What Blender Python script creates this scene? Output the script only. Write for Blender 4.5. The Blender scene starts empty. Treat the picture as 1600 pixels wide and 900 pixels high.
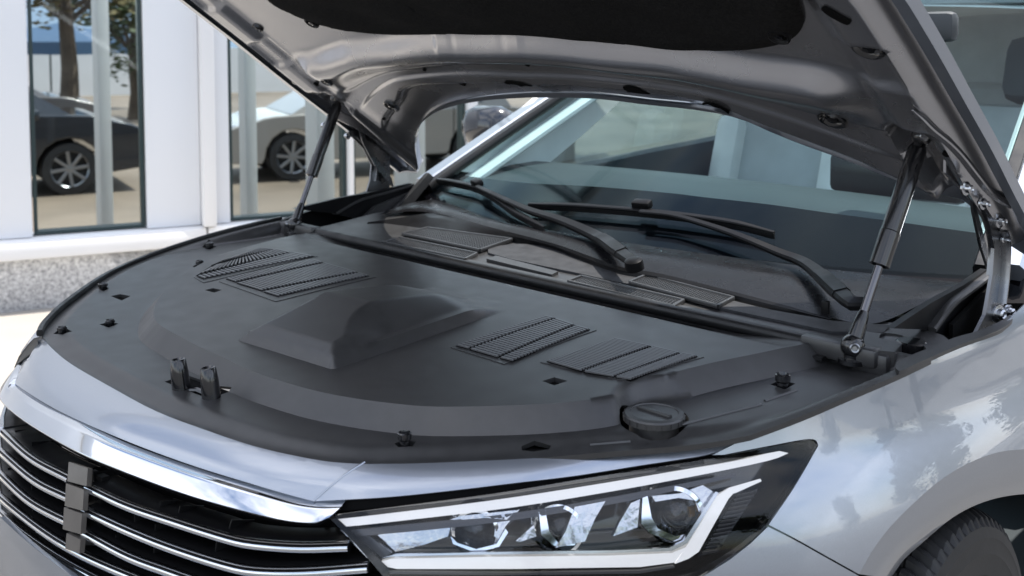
import bpy, bmesh, math, random
import numpy as np
from mathutils import Vector, Matrix
from mathutils.bvhtree import BVHTree
from mathutils.geometry import delaunay_2d_cdt
random.seed(7)
SC = bpy.context.scene
COL = SC.collection

# ------------------------------------------------------------------ camera
F_PX, CX, CY, HZ = 1600.0, 800.0, 164.0, 62.0
AZ = math.atan2(1660, F_PX); PIT = math.atan((CY - HZ) / F_PX)
CAM = np.array([1.274, -1.302, 1.359])
_dh = np.array([-math.cos(AZ), math.sin(AZ), 0]); RX = np.array([math.sin(AZ), math.cos(AZ), 0]); _z = np.array([0, 0, 1.0])
DX = _dh * math.cos(PIT) - _z * math.sin(PIT); UX = _z * math.cos(PIT) + _dh * math.sin(PIT)
cd = bpy.data.cameras.new('camera'); cam = bpy.data.objects.new('camera', cd); COL.objects.link(cam)
cd.sensor_width = 36; cd.lens = 36; cd.shift_y = -(450 - CY) / 1600; cd.clip_start = 0.02; cd.clip_end = 2000
cam.matrix_world = Matrix(((RX[0], UX[0], -DX[0], CAM[0]), (RX[1], UX[1], -DX[1], CAM[1]), (RX[2], UX[2], -DX[2], CAM[2]), (0, 0, 0, 1)))
cd.dof.use_dof = True; cd.dof.focus_distance = 1.48; cd.dof.aperture_fstop = 7.0
SC.camera = cam

# ------------------------------------------------------------------ world, sun, exposure
SUN_EL, SUN_AZ = 68, 68          # elevation; azimuth measured from +X towards +Y
w = bpy.data.worlds.new('World'); SC.world = w; w.use_nodes = True
nt = w.node_tree; nt.nodes.clear()
sky = nt.nodes.new('ShaderNodeTexSky'); sky.sky_type = 'NISHITA'; sky.sun_disc = False
sky.sun_elevation = math.radians(SUN_EL); sky.sun_rotation = math.radians(90 - SUN_AZ)
bg = nt.nodes.new('ShaderNodeBackground'); bg.inputs['Strength'].default_value = 0.10
bc = nt.nodes.new('ShaderNodeBackground'); bc.inputs['Color'].default_value = (1, 1, 1.03, 1); bc.inputs['Strength'].default_value = 1.0
tc = nt.nodes.new('ShaderNodeTexCoord'); mp = nt.nodes.new('ShaderNodeMapping'); mp.inputs['Scale'].default_value = (1.3, 1.3, 3.4); mp.inputs['Location'].default_value = (3.1, .4, .2)
no = nt.nodes.new('ShaderNodeTexNoise'); no.inputs['Scale'].default_value = 1.7; no.inputs['Detail'].default_value = 9; no.inputs['Roughness'].default_value = .58
rp = nt.nodes.new('ShaderNodeValToRGB'); rp.color_ramp.elements[0].position = .36; rp.color_ramp.elements[1].position = .76
mx = nt.nodes.new('ShaderNodeMixShader'); wo = nt.nodes.new('ShaderNodeOutputWorld')
L = nt.links.new
L(tc.outputs['Generated'], mp.inputs['Vector']); L(mp.outputs[0], no.inputs['Vector']); L(no.outputs['Fac'], rp.inputs[0])
L(rp.outputs[0], mx.inputs[0]); L(sky.outputs[0], bg.inputs[0]); L(bg.outputs[0], mx.inputs[1]); L(bc.outputs[0], mx.inputs[2]); L(mx.outputs[0], wo.inputs[0])
sd = bpy.data.lights.new('sun', 'SUN'); sd.energy = 3.0; sd.angle = math.radians(.53); sd.color = (1, .95, .87)
sun = bpy.data.objects.new('sun', sd); COL.objects.link(sun)
_e, _a = math.radians(SUN_EL), math.radians(SUN_AZ)
sun.rotation_euler = Vector((math.cos(_e) * math.cos(_a), math.cos(_e) * math.sin(_a), math.sin(_e))).to_track_quat('Z', 'Y').to_euler()
vs = SC.view_settings; vs.view_transform = 'Standard'; vs.look = 'None'; vs.exposure = 1.36; vs.gamma = 1
SC.cycles.max_bounces = 10; SC.cycles.transparent_max_bounces = 24; SC.cycles.glossy_bounces = 5; SC.cycles.diffuse_bounces = 4
SC.cycles.use_denoising = True; SC.cycles.caustics_reflective = False; SC.cycles.caustics_refractive = False

# ------------------------------------------------------------------ materials
def mat(name, col, metal=0, rough=.5, coat=0, coat_rough=.03, spec=.5, bump=None, var=None, rvar=None, sheen=0):
    """bump=(scale, strength, distance); var=(scale, amount) colour variation; rvar=(scale, amount) gloss variation"""
    m = bpy.data.materials.new(name); m.use_nodes = True
    t = m.node_tree; b = t.nodes['Principled BSDF']
    b.inputs['Base Color'].default_value = (*col, 1); b.inputs['Metallic'].default_value = metal; b.inputs['Roughness'].default_value = rough
    b.inputs['Coat Weight'].default_value = coat; b.inputs['Coat Roughness'].default_value = coat_rough; b.inputs['Specular IOR Level'].default_value = spec
    if sheen: b.inputs['Sheen Weight'].default_value = sheen
    co = t.nodes.new('ShaderNodeTexCoord')
    def noise(scale, detail=6):
        n = t.nodes.new('ShaderNodeTexNoise'); n.inputs['Scale'].default_value = scale; n.inputs['Detail'].default_value = detail
        t.links.new(co.outputs['Object'], n.inputs['Vector']); return n
    if bump:
        n = noise(bump[0], 3); bp = t.nodes.new('ShaderNodeBump'); bp.inputs['Strength'].default_value = bump[1]; bp.inputs['Distance'].default_value = bump[2]
        t.links.new(n.outputs['Fac'], bp.inputs['Height']); t.links.new(bp.outputs[0], b.inputs['Normal'])
    if var:
        n = noise(var[0], 8); r = t.nodes.new('ShaderNodeMapRange'); r.inputs['From Min'].default_value = .3; r.inputs['From Max'].default_value = .7
        r.inputs['To Min'].default_value = 1 - var[1]; r.inputs['To Max'].default_value = 1 + var[1]
        x = t.nodes.new('ShaderNodeVectorMath'); x.operation = 'SCALE'; x.inputs[0].default_value = col
        t.links.new(n.outputs['Fac'], r.inputs['Value']); t.links.new(r.outputs[0], x.inputs['Scale']); t.links.new(x.outputs[0], b.inputs['Base Color'])
    if rvar:
        n = noise(rvar[0], 7); r = t.nodes.new('ShaderNodeMapRange'); r.inputs['From Min'].default_value = .3; r.inputs['From Max'].default_value = .7
        r.inputs['To Min'].default_value = max(0, rough - rvar[1]); r.inputs['To Max'].default_value = rough + rvar[1]
        t.links.new(n.outputs['Fac'], r.inputs['Value']); t.links.new(r.outputs[0], b.inputs['Roughness'])
    return m

def glass(name, tint, refl=1.0, rough=0.0):
    m = bpy.data.materials.new(name); m.use_nodes = True; t = m.node_tree; t.nodes.clear()
    o = t.nodes.new('ShaderNodeOutputMaterial'); mx = t.nodes.new('ShaderNodeMixShader'); tr = t.nodes.new('ShaderNodeBsdfTransparent'); g = t.nodes.new('ShaderNodeBsdfGlossy')
    tr.inputs[0].default_value = (*tint, 1); g.inputs['Roughness'].default_value = rough
    f = t.nodes.new('ShaderNodeFresnel'); f.inputs['IOR'].default_value = 1.5
    k = t.nodes.new('ShaderNodeMath'); k.operation = 'MULTIPLY'; k.inputs[1].default_value = refl; k.use_clamp = True
    t.links.new(f.outputs[0], k.inputs[0]); t.links.new(k.outputs[0], mx.inputs[0]); t.links.new(tr.outputs[0], mx.inputs[1]); t.links.new(g.outputs[0], mx.inputs[2]); t.links.new(mx.outputs[0], o.inputs[0])
    return m

def flake_paint(name, col, metal, rough):
    m = mat(name, col, metal, rough, coat=1.0, coat_rough=.015)
    t = m.node_tree; b = t.nodes['Principled BSDF']; b.inputs['Coat IOR'].default_value = 1.75
    v = t.nodes.new('ShaderNodeTexVoronoi'); v.inputs['Scale'].default_value = 1100
    co = t.nodes.new('ShaderNodeTexCoord'); t.links.new(co.outputs['Object'], v.inputs['Vector'])
    s = t.nodes.new('ShaderNodeVectorMath'); s.operation = 'SUBTRACT'; s.inputs[1].default_value = (.5, .5, .5)
    k = t.nodes.new('ShaderNodeVectorMath'); k.operation = 'SCALE'; k.inputs['Scale'].default_value = .06
    g = t.nodes.new('ShaderNodeNewGeometry'); a = t.nodes.new('ShaderNodeVectorMath'); a.operation = 'ADD'; n = t.nodes.new('ShaderNodeVectorMath'); n.operation = 'NORMALIZE'
    t.links.new(v.outputs['Color'], s.inputs[0]); t.links.new(s.outputs[0], k.inputs[0]); t.links.new(k.outputs[0], a.inputs[0]); t.links.new(g.outputs['Normal'], a.inputs[1])
    t.links.new(a.outputs[0], n.inputs[0]); t.links.new(n.outputs[0], b.inputs['Normal'])
    return m

M = {}
M['paint'] = flake_paint('silver_paint', (.355, .385, .435), .82, .34)
M['inner_paint'] = mat('satin_inner_paint', (.45, .45, .465), .88, .24, coat=.2, coat_rough=.25, rvar=(9, .06))
M['chrome'] = mat('chrome', (.70, .72, .75), 1, .05)
M['satin_chrome'] = mat('satin_chrome', (.5, .51, .53), 1, .22)
M['steel'] = mat('zinc_steel', (.27, .275, .285), 1, .3, bump=(60, .15, .002), rvar=(30, .08))
M['plastic'] = mat('engine_cover_plastic', (.028, .0277, .028), 0, .39, spec=.72, bump=(1500, .16, .0004), var=(60, .15), rvar=(30, .035))
M['plastic_light'] = mat('pale_cowl_plastic', (.040, .041, .044), 0, .55, spec=.2, bump=(900, .2, .0005), var=(38, .28))  # paler than the cover plastic, with uneven tone
M['plastic_black'] = mat('black_plastic', (.007, .007, .0075), 0, .36, spec=.14, bump=(800, .1, .0004), rvar=(20, .08))
M['gloss_black'] = mat('gloss_black', (.006, .006, .007), 0, .10, coat=.5)
M['rubber'] = mat('rubber_seal', (.008, .008, .0085), 0, .42, spec=.4, bump=(300, .15, .0006), rvar=(25, .12))
M['black'] = mat('black_void', (.004, .004, .004), 0, .9, spec=.1)
M['pad'] = mat('felt_insulation', (.011, .0105, .0102), 0, .95, spec=.15, bump=(520, .9, .0016), var=(240, .5))
M['strut_black'] = mat('strut_black_enamel', (.006, .006, .007), 0, .22, coat=.6, coat_rough=.08)
M['rod'] = mat('polished_rod', (.13, .13, .14), 1, .14)
M['tyre'] = mat('tyre_rubber', (.013, .013, .014), 0, .55, bump=(250, .2, .0008), var=(40, .25))
M['rim'] = mat('wheel_rim', (.30, .31, .33), 1, .3)
M['bracket'] = mat('emblem_bracket', (.13, .118, .105), .1, .35, var=(40, .12))
M['drl'] = mat('white_light_guide', (.64, .64, .65), 0, .25, coat=.6, bump=(120, .35, .002))
_b = M['drl'].node_tree.nodes['Principled BSDF']; _b.inputs['Emission Color'].default_value = (1, .985, .96, 1); _b.inputs['Emission Strength'].default_value = .18
M['lens'] = glass('headlight_lens', (.97, .98, 1), .8)
M['projector'] = glass('projector_glass', (.62, .64, .65), 1.3, .02)
M['amber'] = mat('amber_reflector', (.55, .25, .02), .3, .3)
M['crystal'] = mat('faceted_reflector', (.8, .81, .83), 1, .06, bump=(210, .9, .003))
M['silver_bezel'] = mat('silver_bezel', (.5, .51, .53), .9, .16, bump=(60, .35, .004))
M['smoke'] = mat('smoked_reflector', (.06, .06, .065), .5, .25)
M['ws'] = glass('windshield_glass', (.74, .90, .925), .22)
M['side_glass'] = glass('side_glass', (.93, .98, .98), .4)
M['win'] = glass('window_glass', (.80, .85, .85), .15)
M['frit'] = mat('ceramic_black_band', (.003, .003, .004), 0, .06, spec=.12)
M['frit_dots'] = mat('ceramic_dots', (.003, .003, .004), 0, .3)
M['dash'] = mat('dashboard_vinyl', (.034, .040, .043), 0, .55, bump=(500, .2, .0006), var=(6, .10))
M['trim_dark'] = mat('dark_interior_trim', (.025, .035, .042), 0, .6, bump=(300, .1, .0005))
M['beige'] = mat('light_interior_trim', (.70, .69, .66), 0, .7, var=(9, .06))
M['seat'] = mat('seat_fabric', (.42, .43, .43), 0, .8, bump=(350, .3, .001), var=(12, .08))
M['seat_dark'] = mat('seat_dark_fabric', (.05, .065, .075), 0, .8, bump=(350, .3, .001))
M['screen'] = mat('screen_black', (.008, .009, .010), 0, .25)
M['wall'] = mat('white_cladding', (.80, .81, .83), 0, .45, var=(.7, .025))
M['column'] = mat('grey_white_column', (.6, .61, .62), 0, .5, var=(1.5, .06))
M['sill'] = mat('white_sill', (.84, .83, .82), 0, .5, var=(2, .03))
M['frame'] = mat('dark_window_frame', (.03, .05, .05), .2, .4)
M['slat'] = mat('vent_slat_plastic', (.105, .105, .108), 0, .3, bump=(900, .1, .0003))
M['asphalt'] = mat('worn_asphalt', (.095, .094, .095), 0, .85, bump=(120, .5, .004), var=(2.2, .25))
M['paving'] = mat('pale_paving', (.36, .335, .30), 0, .85, bump=(60, .3, .004), var=(1.5, .10))
M['floor_in'] = mat('yard_floor', (.165, .13, .10), 0, .6, var=(.5, .35))
M['bark'] = mat('bark', (.10, .075, .055), 0, .9, bump=(20, .6, .02), var=(4, .3))
M['leaf'] = mat('leaves', (.07, .095, .035), 0, .7, var=(1.2, .45))
M['leaf2'] = mat('dry_leaves', (.16, .13, .055), 0, .7, var=(1.4, .4))
M['blue'] = mat('blue_canvas', (.03, .075, .15), 0, .7)
M['darkcar'] = mat('dark_car_paint', (.010, .014, .022), .2, .2, coat=1)
M['greycar'] = mat('grey_car_paint', (.16, .15, .15), .5, .3, coat=1)
M['whitecar'] = mat('white_car_paint', (.30, .28, .255), .1, .3, coat=1)
M['carglass'] = mat('dark_car_glass', (.02, .03, .035), 0, .05, coat=1)
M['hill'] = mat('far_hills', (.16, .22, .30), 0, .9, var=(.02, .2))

def granite():
    m = mat('grey_granite', (.42, .40, .39), 0, .6, bump=(90, .25, .003))
    t = m.node_tree; b = t.nodes['Principled BSDF']; co = t.nodes.new('ShaderNodeTexCoord')
    v = t.nodes.new('ShaderNodeTexNoise'); v.inputs['Scale'].default_value = 55; v.inputs['Detail'].default_value = 10; v.inputs['Roughness'].default_value = .75
    r = t.nodes.new('ShaderNodeValToRGB'); e = r.color_ramp.elements; e[0].position = .36; e[0].color = (.17, .17, .175, 1); e[1].position = .62; e[1].color = (.58, .58, .585, 1)
    t.links.new(co.outputs['Object'], v.inputs['Vector']); t.links.new(v.outputs['Fac'], r.inputs[0]); t.links.new(r.outputs[0], b.inputs['Base Color'])
    return m
M['granite'] = granite()

# ------------------------------------------------------------------ geometry helpers
def rays(px):
    px = np.atleast_2d(np.asarray(px, float))
    return DX + np.outer((px[:, 0] - CX) / F_PX, RX) - np.outer((px[:, 1] - CY) / F_PX, UX)
def on_x(px, X): R = rays(px); return CAM + R * ((X - CAM[0]) / R[:, 0])[:, None]
def on_y(px, Y): R = rays(px); return CAM + R * ((Y - CAM[1]) / R[:, 1])[:, None]
def on_z(px, Z): R = rays(px); return CAM + R * ((Z - CAM[2]) / R[:, 2])[:, None]
def on_plane(px, P0, n): R = rays(px); return CAM + R * (((np.asarray(P0) - CAM) @ n) / (R @ n))[:, None]
def sstep(a, b, x): t = np.clip((np.asarray(x, float) - a) / (b - a), 0, 1); return t * t * (3 - 2 * t)

def cr(pts, n=8, closed=False):
    """Catmull-Rom curve through the points"""
    P = np.asarray(pts, float)
    P = np.vstack([P[-1:], P, P[:2]]) if closed else np.vstack([2 * P[0] - P[1], P, 2 * P[-1] - P[-2]])
    out = []
    for i in range(1, len(P) - 2):
        a, b, c, d = P[i - 1], P[i], P[i + 1], P[i + 2]
        for k in range(n):
            t = k / n
            out.append(.5 * ((2 * b) + (c - a) * t + (2 * a - 5 * b + 4 * c - d) * t * t + (3 * b - a - 3 * c + d) * t ** 3))
    if not closed: out.append(P[-2])
    return np.array(out)
def resample(P, step, closed=False):
    P = np.asarray(P, float)
    if closed: P = np.vstack([P, P[:1]])
    out = [P[0]]
    for a, b in zip(P[:-1], P[1:]):
        k = max(1, int(round(np.linalg.norm(b - a) / step)))
        out += [a + (b - a) * (j / k) for j in range(1, k + 1)]
    return np.array(out[:-1] if closed else out)
def even(P, n):
    P = np.asarray(P, float); d = np.r_[0, np.cumsum(np.linalg.norm(np.diff(P, axis=0), axis=1))]
    t = np.linspace(0, d[-1], n); return np.stack([np.interp(t, d, P[:, k]) for k in range(P.shape[1])], 1)
def inside(poly, q):
    poly = np.asarray(poly); x, y = q[:, 0], q[:, 1]; c = np.zeros(len(q), bool); j = len(poly) - 1
    for i in range(len(poly)):
        xi, yi, xj, yj = *poly[i], *poly[j]
        if yi != yj: c ^= ((yi > y) != (yj > y)) & (x < (xj - xi) * (y - yi) / (yj - yi) + xi)
        j = i
    return c
def dist_poly(poly, q, closed=True):
    poly = np.asarray(poly); d = np.full(len(q), 1e9); n = len(poly)
    for i in range(n if closed else n - 1):
        a, b = poly[i], poly[(i + 1) % n]; ab = b - a; l = ab @ ab + 1e-18
        t = np.clip(((q - a) @ ab) / l, 0, 1); d = np.minimum(d, np.hypot(*(q - a - np.outer(t, ab)).T))
    return d

class Surf:
    """A smooth surface sampled on a fine grid: fn(U, V) -> points"""
    def __init__(s, fn, us, vs):
        U, V = np.meshgrid(us, vs, indexing='ij'); P = fn(U.ravel(), V.ravel()); a, b = len(us), len(vs)
        idx = np.arange(a * b).reshape(a, b)
        q = np.stack([idx[:-1, :-1], idx[1:, :-1], idx[1:, 1:], idx[:-1, 1:]], -1).reshape(-1, 4)
        s.bvh = BVHTree.FromPolygons(P.tolist(), q.tolist())
    def hit(s, px):
        R = rays(px); out = np.full((len(R), 3), np.nan); c = Vector(CAM)
        for i, r in enumerate(R):
            h = s.bvh.ray_cast(c, Vector(r))
            if h[0] is not None: out[i] = h[0]
        bad = np.isnan(out[:, 0])
        if bad.any() and not bad.all():
            g = np.where(~bad)[0]; p2 = np.atleast_2d(np.asarray(px, float))
            for i in np.where(bad)[0]:
                j = g[np.argmin(((p2[g] - p2[i]) ** 2).sum(1))]; dd = (out[j] - CAM) @ DX
                near = s.bvh.find_nearest(Vector(CAM + R[i] * dd)); out[i] = near[0]
        return out

def link(name, me, material, parent=None):
    o = bpy.data.objects.new(name, me); COL.objects.link(o)
    if material: me.materials.append(material)
    if parent: o.parent = parent
    return o
def finish(me, angle=32):
    me.polygons.foreach_set('use_smooth', [True] * len(me.polygons))
    me.set_sharp_from_angle(angle=math.radians(angle)); me.update()

def cdt(outline, step, holes=(), lines=()):
    """triangulated region inside a closed 2-D outline, with evenly spread inner points"""
    loops = [resample(outline, step, True)] + [resample(h, step, True) for h in holes]
    lo, hi = loops[0].min(0), loops[0].max(0)
    gx, gy = np.meshgrid(np.arange(lo[0], hi[0], step), np.arange(lo[1], hi[1], step * .866), indexing='ij')
    gx = gx + (np.arange(gx.shape[1]) % 2)[None, :] * step * .5
    g = np.stack([gx.ravel(), gy.ravel()], 1); g = g[inside(loops[0], g)]
    if len(g):
        for l in loops: g = g[dist_poly(l, g) > step * .45]
        for l in loops[1:]: g = g[~inside(l, g)]
        for l in lines: g = g[dist_poly(l, g, False) > step * .45]
    V, E = [], []
    for l in loops:
        n0 = len(V); V += l.tolist(); E += [(n0 + i, n0 + (i + 1) % len(l)) for i in range(len(l))]
    for l in lines:
        l = resample(l, step); n0 = len(V); V += l.tolist(); E += [(n0 + i, n0 + i + 1) for i in range(len(l) - 1)]
    V += g.tolist()
    r = delaunay_2d_cdt([Vector(v) for v in V], E, [], 0, 1e-7)
    v2 = np.array([tuple(v) for v in r[0]]); f = np.array([t for t in r[2] if len(t) == 3])
    c = v2[f].mean(1); k = inside(loops[0], c)
    for l in loops[1:]: k &= ~inside(l, c)
    return v2, f[k]

def shell(name, P, f, material, parent=None, thick=.004, view=None, angle=32):
    """mesh from points and triangles facing VIEW (default: the camera side), with an edge of real thickness"""
    P = np.asarray(P); view = CAM if view is None else view
    a, b, c = P[f[:, 0]], P[f[:, 1]], P[f[:, 2]]; n = np.cross(b - a, c - a)
    flip = ((view - a) * n).sum(1).sum() < 0
    if flip: f = f[:, ::-1]; n = -n
    vn = np.zeros_like(P)
    for k in range(3): np.add.at(vn, f[:, k], n)
    vn /= np.linalg.norm(vn, axis=1)[:, None] + 1e-12
    faces = f.tolist(); V = P.tolist()
    if thick:
        cnt = {}
        for t in faces:
            for i in range(3):
                e = (t[i], t[(i + 1) % 3]); cnt[e] = cnt.get(e, 0) + 1
        bd = [e for e in cnt if (e[1], e[0]) not in cnt]; m = {}
        for e in bd:
            for i in e:
                if i not in m: m[i] = len(V); V.append((P[i] - vn[i] * thick).tolist())
        faces = faces + [[e[1], e[0], m[e[0]], m[e[1]]] for e in bd]
    me = bpy.data.meshes.new(name); me.from_pydata(V, [], faces); finish(me, angle)
    return link(name, me, material, parent)

def patch(name, outline, surf, material, parent=None, step=9, holes=(), thick=.004, fn=None, angle=32):
    v, f = cdt(outline, step, holes); P = surf.hit(v)
    if fn is not None: P = fn(P)
    return shell(name, P, f, material, parent, thick, angle=angle)

class MB:
    """collects shapes into ONE mesh object"""
    def __init__(s): s.v, s.f = [], []
    def add(s, V, Fs):
        n = len(s.v); s.v += [tuple(map(float, p)) for p in V]; s.f += [[i + n for i in q] for q in Fs]; return s
    def sweep(s, path, prof, up=(0, 0, 1), closed_prof=True, cap=True, scale=None):
        P = np.asarray(path, float); n = len(P); k = len(prof); V = []
        T = np.gradient(P, axis=0); T /= np.linalg.norm(T, axis=1)[:, None] + 1e-12; up = np.asarray(up, float)
        for i in range(n):
            sd = np.cross(T[i], up); sd /= np.linalg.norm(sd) + 1e-12; u2 = np.cross(sd, T[i]); sc = 1 if scale is None else scale[i]
            V += [P[i] + sd * a * sc + u2 * b * sc for a, b in prof]
        Fs = [[i * k + j, i * k + (j + 1) % k, (i + 1) * k + (j + 1) % k, (i + 1) * k + j] for i in range(n - 1) for j in range(k if closed_prof else k - 1)]
        if cap and closed_prof: Fs += [list(range(k))[::-1], [(n - 1) * k + j for j in range(k)]]
        return s.add(V, Fs)
    def tube(s, path, r, n=14, scale=None):
        P = np.asarray(path, float); t = P[-1] - P[0]; up = (0, 0, 1) if abs(t[2]) < .9 * np.linalg.norm(t) else (0, 1, 0)
        return s.sweep(P, [(r * math.cos(a), r * math.sin(a)) for a in np.linspace(0, 2 * math.pi, n, endpoint=False)], up, scale=scale)
    def box(s, c, h, ax=None, bev=.0):
        c = np.asarray(c, float); ax = np.eye(3) if ax is None else np.asarray(ax, float)
        bm = bmesh.new(); bmesh.ops.create_cube(bm, size=2)
        for v in bm.verts: v.co = Vector((v.co.x * h[0], v.co.y * h[1], v.co.z * h[2]))
        if bev: bmesh.ops.bevel(bm, geom=bm.edges[:], offset=bev, segments=2, profile=.5, affect='EDGES')
        bm.verts.index_update()
        V = [c + ax.T @ np.array(v.co) if False else c + v.co.x * ax[0] + v.co.y * ax[1] + v.co.z * ax[2] for v in bm.verts]; Fs = [[v.index for v in q.verts] for q in bm.faces]; bm.free()
        return s.add(V, Fs)
    def lathe(s, c, axis, prof, n=28):
        """prof: list of (radius, height along axis)"""
        c = np.asarray(c, float); a = np.asarray(axis, float); a /= np.linalg.norm(a)
        e = np.cross(a, (0, 0, 1) if abs(a[2]) < .9 else (1, 0, 0)); e /= np.linalg.norm(e); g = np.cross(a, e); V = []
        for r, h in prof: V += [c + a * h + (e * math.cos(t) + g * math.sin(t)) * max(r, 1e-5) for t in np.linspace(0, 2 * math.pi, n, endpoint=False)]
        k = len(prof); Fs = [[i * n + j, i * n + (j + 1) % n, (i + 1) * n + (j + 1) % n, (i + 1) * n + j] for i in range(k - 1) for j in range(n)]
        return s.add(V, Fs)
    def ball(s, c, r, n=20): return s.lathe(c, (0, 0, 1), [(r * math.sin(t), -r * math.cos(t)) for t in np.linspace(0, math.pi, 12)], n)
    def plate(s, P, nrm, t):
        """flat polygon P extruded by t along nrm"""
        P = np.asarray(P, float); nrm = np.asarray(nrm, float); n = len(P); f, b = P + nrm * t / 2, P - nrm * t / 2
        return s.add(np.vstack([f, b]), [list(range(n)), list(range(2 * n - 1, n - 1, -1))] + [[i, n + i, n + (i + 1) % n, (i + 1) % n] for i in range(n)])
    def loft(s, rows):
        k = len(rows[0]); V = [p for r in rows for p in r]
        return s.add(V, [[i * k + j, i * k + j + 1, (i + 1) * k + j + 1, (i + 1) * k + j] for i in range(len(rows) - 1) for j in range(k - 1)])
    def build(s, name, material, parent=None, angle=32, mirror=False):
        V = [(-x, y, z) for x, y, z in s.v] if mirror else s.v
        me = bpy.data.meshes.new(name); me.from_pydata(V, [], s.f)
        bm = bmesh.new(); bm.from_mesh(me); bmesh.ops.recalc_face_normals(bm, faces=bm.faces[:]); bm.to_mesh(me); bm.free()
        finish(me, angle); return link(name, me, material, parent)
RECT = lambda a, b, r=.25: [(a * x, b * y) for x, y in ((-1, -1 + 2 * r), (-1 + r, -1), (1 - r, -1), (1, -1 + 2 * r), (1, 1 - 2 * r), (1 - r, 1), (-1 + r, 1), (-1, 1 - 2 * r))]

def empty(name, loc, label=None, cat=None, group=None, parent=None):
    o = bpy.data.objects.new(name, None); COL.objects.link(o); o.location = loc; o.empty_display_size = .1
    if label: o['label'] = label
    if cat: o['category'] = cat
    if group: o['group'] = group
    if parent: o.parent = parent
    return o

def rebase(root, loc):
    """move an Empty to LOC while its children stay where they are"""
    d = Vector(loc) - root.location; root.location = loc
    for ch in root.children: ch.location = ch.location - d

# ==================================================================  SETTING: ground, showroom facade
FO = on_z([(0, 489)], 0)[0]                                   # foot of the facade at the left edge of the picture
FB = np.array([.36, .933, 0]); FB /= np.linalg.norm(FB); FN = np.array([FB[1], -FB[0], 0])   # along / outwards
YARD = -.65
def fac(s, z, dep=0): return FO + FB * s + np.array([0, 0, z]) - FN * dep
def s_of(x, y): p = on_plane([(x, y)], FO, FN)[0]; return float((p - FO) @ FB)
def z_of(x, y): return float(on_plane([(x, y)], FO, FN)[0][2])

def make_ground():
    mb = MB()
    rows = []
    for s in (-400, -30, -6, 0, 6, 14, 40, 400): rows.append([fac(s, 0, -400), fac(s, 0, -30), fac(s, 0, -1.6), fac(s, 0, .08), fac(s, YARD, .081), fac(s, YARD, 12), fac(s, YARD, 60), fac(s, YARD, 400)])
    mb.loft(rows); o = mb.build('ground', M['paving']); o['kind'] = 'structure'
    o.data.materials.append(M['floor_in']); o.data.materials.append(M['asphalt'])
    for p in o.data.polygons:
        c = np.array(p.center); p.use_smooth = False
        if c[2] < YARD + .01: p.material_index = 1
        elif (c - FO) @ FN > 1.0: p.material_index = 2
make_ground()

bld = empty('showroom_building', (0, 0, 0), 'white clad car showroom with tall windows and granite plinth behind the silver car', 'building')
Z_BOT = z_of(53, 372); Z_SILL = z_of(0, 406); TOP = 4.2
AXF = np.array([FB, FN, (0, 0, 1)])
def fbox(mb, s0, s1, z0, z1, d0, d1, bev=0): return mb.box(fac((s0 + s1) / 2, (z0 + z1) / 2, (d0 + d1) / 2), ((s1 - s0) / 2, abs(d1 - d0) / 2, (z1 - z0) / 2), AXF, bev)
S1a, S1b = s_of(52, 371), s_of(230, 360); S2a, S2b = s_of(361, 355), s_of(546, 340); cs0, cs1 = s_of(315, 350), s_of(335, 350)
M1 = s_of(554, 340); p0, p1 = s_of(708, 250), s_of(724, 250)
WALLS = [(-7, S1a), (S1b, cs0), (cs1, S2a), (p0 + .1, p1 + .1), (p1 + 2.0, p1 + 2.35), (p1 + 4.2, p1 + 4.6), (p1 + 6.6, p1 + 7.2), (p1 + 9, p1 + 10)]
WINS = [(S1a, S1b), (S2a, S2b), (M1, p0 + .1), (p1 + .1, p1 + 2.0), (p1 + 2.35, p1 + 4.2), (p1 + 4.6, p1 + 6.6), (p1 + 7.2, p1 + 9)]
for a, b in WALLS: fbox(MB(), a + .002, b - .002, Z_BOT + .004, TOP, 0, .16, .006).build('cladding_panel', M['wall'], bld)
fbox(MB(), cs0, cs1, Z_BOT + .006, TOP, -.09, .15, .006).build('pilaster', M['sill'], bld)
fbox(MB(), S2b + .002, M1 - .002, Z_BOT + .004, TOP, -.01, .12, .004).build('mullion', M['sill'], bld)
k = -7.0
while k < 16:
    fbox(MB(), k + .004, k + 1.996, Z_SILL, Z_BOT, -.07, .2, .012).build('window_sill', M['sill'], bld)
    fbox(MB(), k + .003, k + 1.997, -.1, Z_SILL - .004, 0, .2, .004).build('granite_slab', M['granite'], bld); k += 2
fbox(MB(), -7, 16, TOP + .003, TOP + .7, -.1, .3, .01).build('fascia', M['wall'], bld)
for a, b in WINS:
    wn = empty('window', (0, 0, 0), parent=bld)
    mb = MB(); fr = .022
    fbox(mb, a + .003, a + fr, Z_BOT + .006, TOP - .01, .05, .13); fbox(mb, b - fr, b - .003, Z_BOT + .006, TOP - .01, .05, .13)
    fbox(mb, a + fr, b - fr, Z_BOT + .006, Z_BOT + fr, .05, .13); fbox(mb, a + fr, b - fr, TOP - fr, TOP - .01, .05, .13)
    mb.build('window_frame', M['frame'], wn)
    fbox(MB(), a + fr, b - fr, Z_BOT + fr, TOP - fr, .085, .093).build('pane', M['win'], wn)
    rebase(wn, fac((a + b) / 2, Z_BOT, .1))
rebase(bld, fac(1, 0))

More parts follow.
